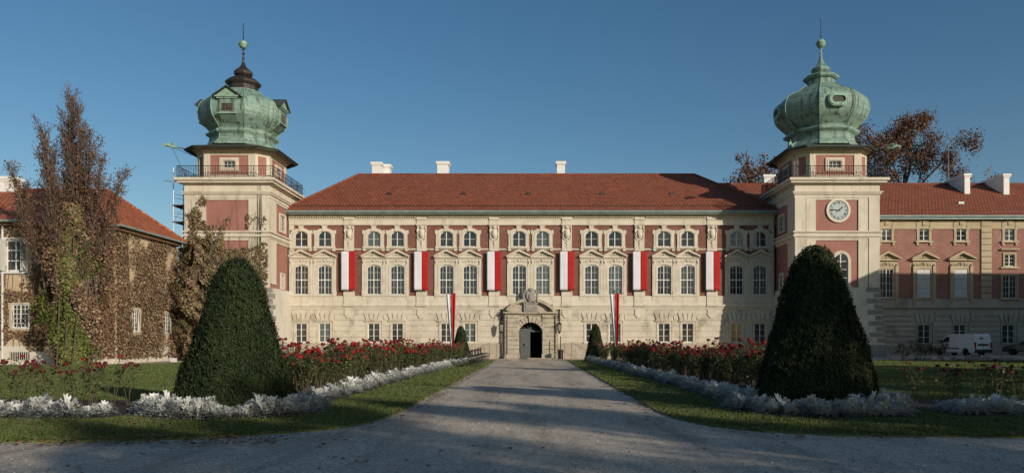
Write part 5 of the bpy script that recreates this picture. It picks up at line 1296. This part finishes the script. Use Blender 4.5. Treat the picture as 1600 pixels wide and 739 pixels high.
# ------------------------------------------------------------ roses
def rose_proto(seed, H, nst, nbl, dense, pk=(0,1,2,3)):
    rd_ = random.Random(seed); rg_ = np.random.default_rng(seed); o = link('rose_bush', None); tag(o, 'x', 'rose bush'); b = MB(); L = []; tips_ = []
    for i in range(nst):
        a = rd_.random()*6.28; sp = rd_.uniform(.08,.36); h_ = H*rd_.uniform(.72,1.05); p0 = Vector((rd_.uniform(-.08,.08),rd_.uniform(-.08,.08),0)); p1 = Vector((math.cos(a)*sp*.5,math.sin(a)*sp*.5,h_*.55)); p2 = Vector((math.cos(a)*sp,math.sin(a)*sp,h_)); b.tube([p0,p1,p2],[.011,.009,.005],4)
        tips_.append(p2)
        for k_ in range(dense):
            t = rd_.uniform(.36,.98); q = p1.lerp(p2,(t-.5)*2) if t>.5 else p0.lerp(p1,t*2); L.append((q.x+rd_.gauss(0,.07),q.y+rd_.gauss(0,.07),q.z+rd_.gauss(0,.04)))
        for s_ in range(2):
            q = p1.lerp(p2,rd_.uniform(.2,.8)); e = q+Vector((rd_.gauss(0,.12),rd_.gauss(0,.12),rd_.uniform(.08,.25))); b.tube([q,e],[.006,.004],3); tips_.append(e)
            for k_ in range(dense//4): w_ = q.lerp(e,rd_.random()); L.append((w_.x+rd_.gauss(0,.05),w_.y+rd_.gauss(0,.05),w_.z+rd_.gauss(0,.03)))
    b.build('stems', M['rose_stem'], o); kites('leaves', L, .075, ['rose_leaf'], o, aspect=.62, seed=seed)
    tips_.sort(key=lambda p: -p.z+rd_.random()*.5); ch = tips_[:max(nbl,1)]
    for i, p in enumerate(ch[:nbl]):
        c = bpy.data.objects.new('blossom', petals[pk[i%len(pk)]]); COL.objects.link(c); c.parent = o; c.location = p; c.rotation_euler[2] = rd_.random()*6
    return o
def petal_mesh(seed, r, pm='rose_petal'):
    rg_ = np.random.default_rng(seed); n = 46; d = rg_.normal(size=(n,3)); d[:,2] = np.abs(d[:,2])*.7+.05*0-.15; d /= np.linalg.norm(d,axis=1)[:,None]; C = d*r*rg_.uniform(.35,1,n)[:,None]
    return kites('rose_blossom', C, r*.95, [pm], None, d*1.5, .4, .9, seed, as_mesh=True)
petals = [petal_mesh(1,.062), petal_mesh(2,.075), petal_mesh(3,.045), petal_mesh(4,.05,'rose_petal_dark'), petal_mesh(5,.06,'rose_petal_dark'), petal_mesh(6,.05)]
RP = [rose_proto(1,1.38,8,7,32), rose_proto(2,1.2,8,8,34), rose_proto(3,1.5,7,5,28), rose_proto(4,1.05,8,7,36), rose_proto(8,1.3,8,3,34)]; RT = [rose_proto(5,1.15,4,4,12,(3,4,3,5)), rose_proto(6,1.0,4,3,12,(4,3)), rose_proto(7,1.2,3,3,11,(4,3,3))]
collect_kids(); used = set()
def rose(ps, x, y, s_, lab, grp):
    pr = rd.choice(ps); f_ = pr.name not in used; used.add(pr.name); o = place(pr, (x,y,.04), rd.random()*6.28, (s_*rd.uniform(.9,1.15),s_*rd.uniform(.9,1.15),s_*rd.uniform(.86,1.08)), lab, grp, first=f_); return o
for q, sg in (('left',-1),('right',1)):
    y = 20.3
    while y < 60:
        for c in range(3):
            x0 = 6.35+.8*c - (.9*max(0,(y-28)/33)); rose(RP, sg*x0+rd.uniform(-.15,.15)+(.3 if sg<0 else -.0)*0, y+rd.uniform(-.25,.25), 1.0, 'red rose bush in the long dense bed %s of the path'%q, 'rose bushes in the %s path bed'%q)
        y += .68 if y < 32 else (.85 if y < 45 else 1.15)
for i in range(20): rose(RT, -9.9-.45*(i%10)+rd.uniform(-.1,.1), (17.0,18.2)[i//10]+rd.uniform(-.2,.2), .98, 'leggy rose bush with dark red blooms in the far left front bed', 'rose bushes in the far left bed')
for i in range(14): rose(RT, 9.7+.55*(i%7)+rd.uniform(-.1,.1), (17.4,18.8)[i//7]+rd.uniform(-.2,.2), .88, 'leggy rose bush with dark red blooms in the far right front bed', 'rose bushes in the far right bed')
for pr in RP+RT:
    if pr.name not in used:
        for c in KIDS.get(pr.name,[]): bpy.data.objects.remove(c)
        bpy.data.objects.remove(pr)
# low bare shrubs before the right wing
rg = np.random.default_rng(71)
for i, (x, s_) in enumerate(((29.9,1.0),(31.0,1.25),(32.0,.95),(33.0,1.1))):
    o = thing('low_shrub', ('','','','','')[i] or ['thin dark shrub against the foot of the clock tower','tallest of the thin dark shrubs before the right wing','third thin dark shrub from the clock tower','thin dark shrub before the first wing window','small thin dark shrub nearest the white van'][i], 'shrub', (x,60.4,.05), 'low shrubs before the right wing')
    b = MB(); tips = []; rd_ = random.Random(i)
    for k_ in range(7): branch(b, tips, rd_, Vector((0,0,0)), Vector((rd_.uniform(-.5,.5),rd_.uniform(-.3,.3),1)).normalized(), 1.1*s_, .02, 1, dict(n=[0,4,3], wig=.2, up=[0,.05,.03,.02], t0=[0,.3,.2], ang=[(0,1),(20,50),(20,50)], len=[(1,1),(.4,.6),(.4,.6)], fall=[0,.3,.3], rr=.6), .006)
    b.build('branches', M['bark'], o, (x,60.4,.05)); kites('leaves', leafpts(tips,3,.08,i), .09, ['rose_leaf','brown_leaf'], o, aspect=.6, seed=i, loc=(x,60.4,.05))

# ------------------------------------------------------------ flags on poles
for q, px_, lab in ((-1,704.5,'narrow red and white flag on a pole left of the portal'),(1,960.3,'narrow red and white flag on a pole right of the portal')):
    Yp = 52.0; x = XP(px_,Yp); zt_ = ZP(459,Yp); t = thing('flag', lab, 'flag', (x,Yp,0), 'flags on poles beside the portal')
    b = MB(); b.lathe([(.05,0),(.045,zt_-.1),(.03,zt_+.15)], 8, (x,Yp+.18)); b.ball((x,Yp+.18,zt_+.2),.06,8,5); b.tube([(x-.36,Yp+.02,zt_),(x+.36,Yp+.02,zt_)], .02, 6); b.tube([(x,Yp+.18,zt_+.02),(x,Yp+.02,zt_)], .02, 5); b.lathe([(.18,0),(.18,.12),(.06,.16)], 10, (x,Yp+.18)); b.build('pole', M['iron'], t)
    zb_ = ZP(542,Yp)
    nar = lambda v_: .32+.68*v_**.8
    cloth('white_stripe', -.33, -.002, zb_, zt_, Yp, 'flag_white', t, .05, 1, 10, 24, drape=lambda u_,v_,xx,yy: (x+.10*(1-v_)+xx*nar(v_), yy+.10*math.sin(u_*9+v_*2)*(1-.6*v_)))
    cloth('red_stripe', .002, .33, zb_+.1, zt_, Yp, 'flag_red', t, .05, 3, 10, 24, drape=lambda u_,v_,xx,yy: (x+.10*(1-v_)+xx*nar(v_), yy+.10*math.sin(u_*9+v_*2+2)*(1-.6*v_)))
# ------------------------------------------------------------ benches
def bench_proto():
    o = link('park_bench', None); tag(o, 'x', 'bench', 'black benches along the left side of the path')
    b = MB()
    for k_ in range(5): b.box(-.80,.80,-.22+.095*k_,-.145+.095*k_,.43,.455)
    b.build('seat', M['bench_slat'], o); b = MB()
    for k_ in range(4):
        z0 = .56+.105*k_; y0 = .27+.035*k_; b.add([(-.8,y0,z0),(.8,y0,z0),(.8,y0+.025,z0+.08),(-.8,y0+.025,z0+.08),(-.8,y0+.022,z0-.005),(.8,y0+.022,z0-.005),(.8,y0+.047,z0+.075),(-.8,y0+.047,z0+.075)],[(0,1,2,3),(7,6,5,4),(0,4,5,1),(3,2,6,7),(1,5,6,2),(0,3,7,4)])
    for k_ in range(9): b.tube([(-.72+.18*k_+.07*math.cos(R(a)),.35,.95+.07*math.sin(R(a))) for a in range(0,361,45)], .012, 4)
    b.build('backrest', M['iron'], o)
    for x in (-.74,.74):
        b = MB(); b.tube([(x,-.24,0),(x,-.20,.22),(x,-.22,.43),(x,.25,.42),(x,.40,.95)], .024, 5); b.tube([(x,.40,0),(x,.27,.22),(x,.25,.43)], .024, 5); b.tube([(x,-.22,.43),(x,-.24,.62),(x,-.1,.68),(x,.30,.66)], .02, 5); b.tube([(x,-.2,.2),(x,0,.28),(x,.28,.2)], .014, 4)
        b.build('leg', M['iron'], o)
    return o
bp0 = bench_proto(); collect_kids()
bl = ['black iron bench nearest the camera on the left edge of the path','second black bench on the left edge of the path, counted from the camera','third black bench on the left edge of the path, in the middle of the row','fourth black bench on the left edge of the path, counted from the camera','black bench in the row on the left of the path, nearest the portal']
for i in range(5): place(bp0, (-3.55,45.4+i*2.75,.03), R(90), 1.0, bl[i], first=(i==0))
# ------------------------------------------------------------ vehicles
def vehicle(name, lab, cat, loc, rz, prof, L, hwf, body_m, side_win, front_win, rear_win, wheels, wr, extras):
    t = link(name, None, None, loc, rz); tag(t, lab, cat); WL.pop(t.name, None)
    def ch(nm, mb, mt, par=t, sm=False):
        o = bpy.data.objects.new(nm, mb.mesh(nm, M[mt], sm)); COL.objects.link(o); o.parent = par; return o
    out = []
    for (x,z) in prof: out.append((x,z))
    bot = [(L-.02,.28)]
    low = []
    for wx in sorted(wheels, reverse=True):
        low += [(wx+(wr+.06)*math.cos(R(a)), .30+(wr+.06)*math.sin(R(a))) for a in range(0,181,20)]
    poly = out+low                                          # front bottom -> roof -> rear bottom -> back along the sill
    b = MB(); n = len(poly)
    for s_ in (-1,1):
        v_ = [(x, s_*hwf(z), z) for x,z in poly]; b.add(v_, [tuple(range(n)) if s_ > 0 else tuple(range(n-1,-1,-1))])
    b.add([(x,-hwf(z),z) for x,z in poly]+[(x,hwf(z),z) for x,z in poly], [(i,(i+1)%n,n+(i+1)%n,n+i) for i in range(n)])
    bm_ = b.mesh('body', M[body_m]); bpy.data.objects; o = bpy.data.objects.new('body', bm_); COL.objects.link(o); o.parent = t
    md = o.modifiers.new('edge', 'BEVEL'); md.width = .035; md.segments = 2; md.limit_method = 'ANGLE'; md.angle_limit = R(35)
    for poly_ in side_win:
        for s_ in (-1,1):
            b = MB(); v_ = [(x, s_*(hwf(z)+.004), z) for x,z in poly_]+[(x, s_*(hwf(z)-.03), z) for x,z in poly_]; m_ = len(poly_)
            b.add(v_, [tuple(range(m_)) if s_>0 else tuple(range(m_-1,-1,-1))]+[(i,(i+1)%m_,m_+(i+1)%m_,m_+i) for i in range(m_)]); ch('window', b, 'car_glass')
    for (p0,p1,ins) in front_win+rear_win:
        (xa_,z0),(xb_,z1) = p0,p1; b = MB(); nx_, nz_ = (z1-z0), -(xb_-xa_); l_ = math.hypot(nx_,nz_); nx_, nz_ = nx_/l_*.008, nz_/l_*.008
        if p0 in [q[0] for q in front_win]: nx_, nz_ = -abs(nx_), abs(nz_)
        else: nx_, nz_ = abs(nx_), abs(nz_)
        b.add([(xa_+nx_,-hwf(z0)+ins,z0+nz_),(xa_+nx_,hwf(z0)-ins,z0+nz_),(xb_+nx_,hwf(z1)-ins,z1+nz_),(xb_+nx_,-hwf(z1)+ins,z1+nz_),(xa_-nx_*2,-hwf(z0)+ins,z0-nz_*2),(xa_-nx_*2,hwf(z0)-ins,z0-nz_*2),(xb_-nx_*2,hwf(z1)-ins,z1-nz_*2),(xb_-nx_*2,-hwf(z1)+ins,z1-nz_*2)],
              [(0,1,2,3),(7,6,5,4),(0,4,5,1),(1,5,6,2),(2,6,7,3),(3,7,4,0)]); ch('windscreen' if p0 in [q[0] for q in front_win] else 'rear_window', b, 'car_glass')
    for wx in wheels:
        for s_ in (-1,1):
            b = MB(); b.lathe([(wr-.05,-.10),(wr,-.08),(wr,.08),(wr-.05,.10)], 24); b.xf(Matrix.Translation((wx,s_*.76,wr)) @ Matrix.Rotation(R(90),4,'X')); w_ = ch('wheel', b, 'tyre')
            b = MB(); b.lathe([(.03,.11),(wr*.62,.105),(wr*.64,.06)], 16)
            for k_ in range(5): a = R(72*k_); b.tube([(0,0,.112),(wr*.6*math.cos(a),wr*.6*math.sin(a),.112)], .025, 4)
            b.xf(Matrix.Translation((wx,s_*.76,wr)) @ Matrix.Rotation(R(90*s_),4,'X')); ch('rim', b, 'rim', w_)
    for (nm, mb, mt) in extras: ch(nm, mb, mt)
    return t
vp = [(.06,.30),(0,.50),(.02,.72),(.12,.98),(.30,1.05),(.95,1.16),(1.42,1.60),(1.68,1.78),(2.4,1.86),(4.3,1.86),(4.5,1.82),(4.58,1.70),(4.66,1.0),(4.68,.55),(4.64,.30)]
hv = lambda z: .90 if z < 1.0 else .90-.13*(min(z,1.9)-1.0)/.9
ex = []
def bx(nm, mt, *a): b_ = MB(); b_.box(*a); ex.append((nm, b_, mt))
bx('bumper','black_plastic', 4.62,4.76,-.86,.86,.28,.56); bx('bumper','black_plastic', -.06,.1,-.84,.84,.26,.52)
for s_ in (-1,1):
    bx('tail_light','lamp_red', 4.60,4.70,s_*.80-.07,s_*.80+.07,.62,1.15); bx('headlight','lamp_clear', .02,.22,s_*.68-.15,s_*.68+.15,.74,.92); bx('mirror','black_plastic', 1.18,1.30,s_*1.02-.10,s_*1.02+.10,1.12,1.34)
    bx('side_trim','black_plastic', 1.1,3.0,s_*.905-.012,s_*.905+.012,.60,.68)
    b_ = MB(); pts_ = [(1.55,.93),(1.62,1.00),(1.70,1.03),(1.76,.99),(1.84,1.02),(1.95,.94),(1.93,.90),(1.6,.89)]; b_.add([(x,s_*.908,z_) for x,z_ in pts_]+[(x,s_*.90,z_) for x,z_ in pts_],[tuple(range(8)) if s_>0 else tuple(range(7,-1,-1)),*[(i,(i+1)%8,8+(i+1)%8,8+i) for i in range(8)]]); ex.append(('emblem', b_, 'black_plastic'))
bx('number_plate_panel','black_plastic', 4.655,4.70,-.55,.55,.86,1.02); bx('door_gap','black_plastic', 4.64,4.682,-.008,.008,.56,1.06)
b_ = MB()                                              # mountain emblem on the rear doors and a line of small lettering
b_.add([(4.643,y_,z_) for y_,z_ in ((-.34,1.42),(-.26,1.52),(-.18,1.56),(-.12,1.50),(-.04,1.55),(.04,1.47),(.12,1.42),(-.1,1.44))]+[(4.58,y_,z_) for y_,z_ in ((-.34,1.42),(-.26,1.52),(-.18,1.56),(-.12,1.50),(-.04,1.55),(.04,1.47),(.12,1.42),(-.1,1.44))],[tuple(range(8))]+[(i,(i+1)%8,8+(i+1)%8,8+i) for i in range(8)]); ex.append(('emblem', b_, 'black_plastic'))
vehicle('delivery_van','white delivery van parked before the ground floor of the right wing','van', (37.2,65.0,.34), R(-76), [(x-2.34,z_) for x,z_ in vp], 4.66-2.34, hv, 'van_white',
    [[(x-2.34,z_) for x,z_ in ((1.12,1.16),(1.95,1.18),(1.95,1.62),(1.55,1.60),(1.42,1.50))]], [((.97-2.34,1.19),(1.41-2.34,1.585),.08)], [], [.80-2.34,3.72-2.34], .32,
    [(n_, MB_.xf(Matrix.Translation((-2.34,0,0))), m_) for n_,MB_,m_ in ex])
cpf = [(.05,.28),(0,.45),(.03,.66),(.18,.80),(1.15,.96),(1.75,1.36),(2.1,1.45),(3.1,1.45),(3.75,1.28),(4.15,1.0),(4.25,.75),(4.2,.28)]
hc = lambda z: .86 if z < .9 else .86-.2*(min(z,1.5)-.9)/.6
ex = []
for s_ in (-1,1): bx('tail_light','lamp_red', 4.10,4.24,s_*.70-.12,s_*.70+.12,.72,.92); bx('headlight','lamp_clear', .05,.28,s_*.62-.15,s_*.62+.15,.60,.74); bx('mirror','black_plastic', 1.42,1.54,s_*.95-.09,s_*.95+.09,.96,1.1)
vehicle('parked_car','dark brown car parked right of the white van, cut by the photo edge','car', (44.2,66.4,.34), R(-38), [(x-2.1,z_) for x,z_ in cpf], 4.25-2.1, hc, 'car_dark',
    [[(x-2.1,z_) for x,z_ in ((1.38,.98),(2.35,.99),(2.35,1.37),(1.85,1.34))],[(x-2.1,z_) for x,z_ in ((2.43,.99),(3.55,1.02),(3.5,1.24),(3.05,1.37),(2.43,1.375))]], [((1.2-2.1,.995),(1.72-2.1,1.34),.08)], [((4.12-2.1,1.02),(3.80-2.1,1.25),.1)], [.78-2.1,3.40-2.1], .30,
    [(n_, MB_.xf(Matrix.Translation((-2.1,0,0))), m_) for n_,MB_,m_ in ex])
# small white ground box at the foot of the annex
b = MB(); b.bbox(-27.6,-27.2,57.0,57.3,0,.28,.02); b.box(-27.62,-27.18,56.98,57.32,.281,.31); tag(b.build('meter_box', M['shutter_white']), 'tiny white box on the ground at the corner of the annex', 'box')
# ------------------------------------------------------------ trees outside the frame that shade the foreground
sp = dict(pp); sp['n'] = [8,7,5,4]
sb = big_tree('shade_tree', 12.5, .26, 33, 7, .30, .20, ['brown_leaf','ivy_ochre'], (27,-6,0), sp); sb['label'] = 'leafy tree on the lawn beyond the right edge of the photograph'; sb['group'] = 'trees beyond the right edge'
collect_kids()
SH = [(34,7,1.2),(40,14.5,1.2),(30,.5,.9),(24.5,-12,1.0),(45,20.5,1.05),(28,-19,1.25),(22,-27,1.1),(37,11,1.15),(43,17,1.2),(31,4,.95),(26,-3,.7),(14,-24,.7),(13,-11,.7),(19,-16,.95),(9,-17,.8)]
for i,(x,y,s_) in enumerate(SH): place(sb, (x,y,0), i*1.9, s_)
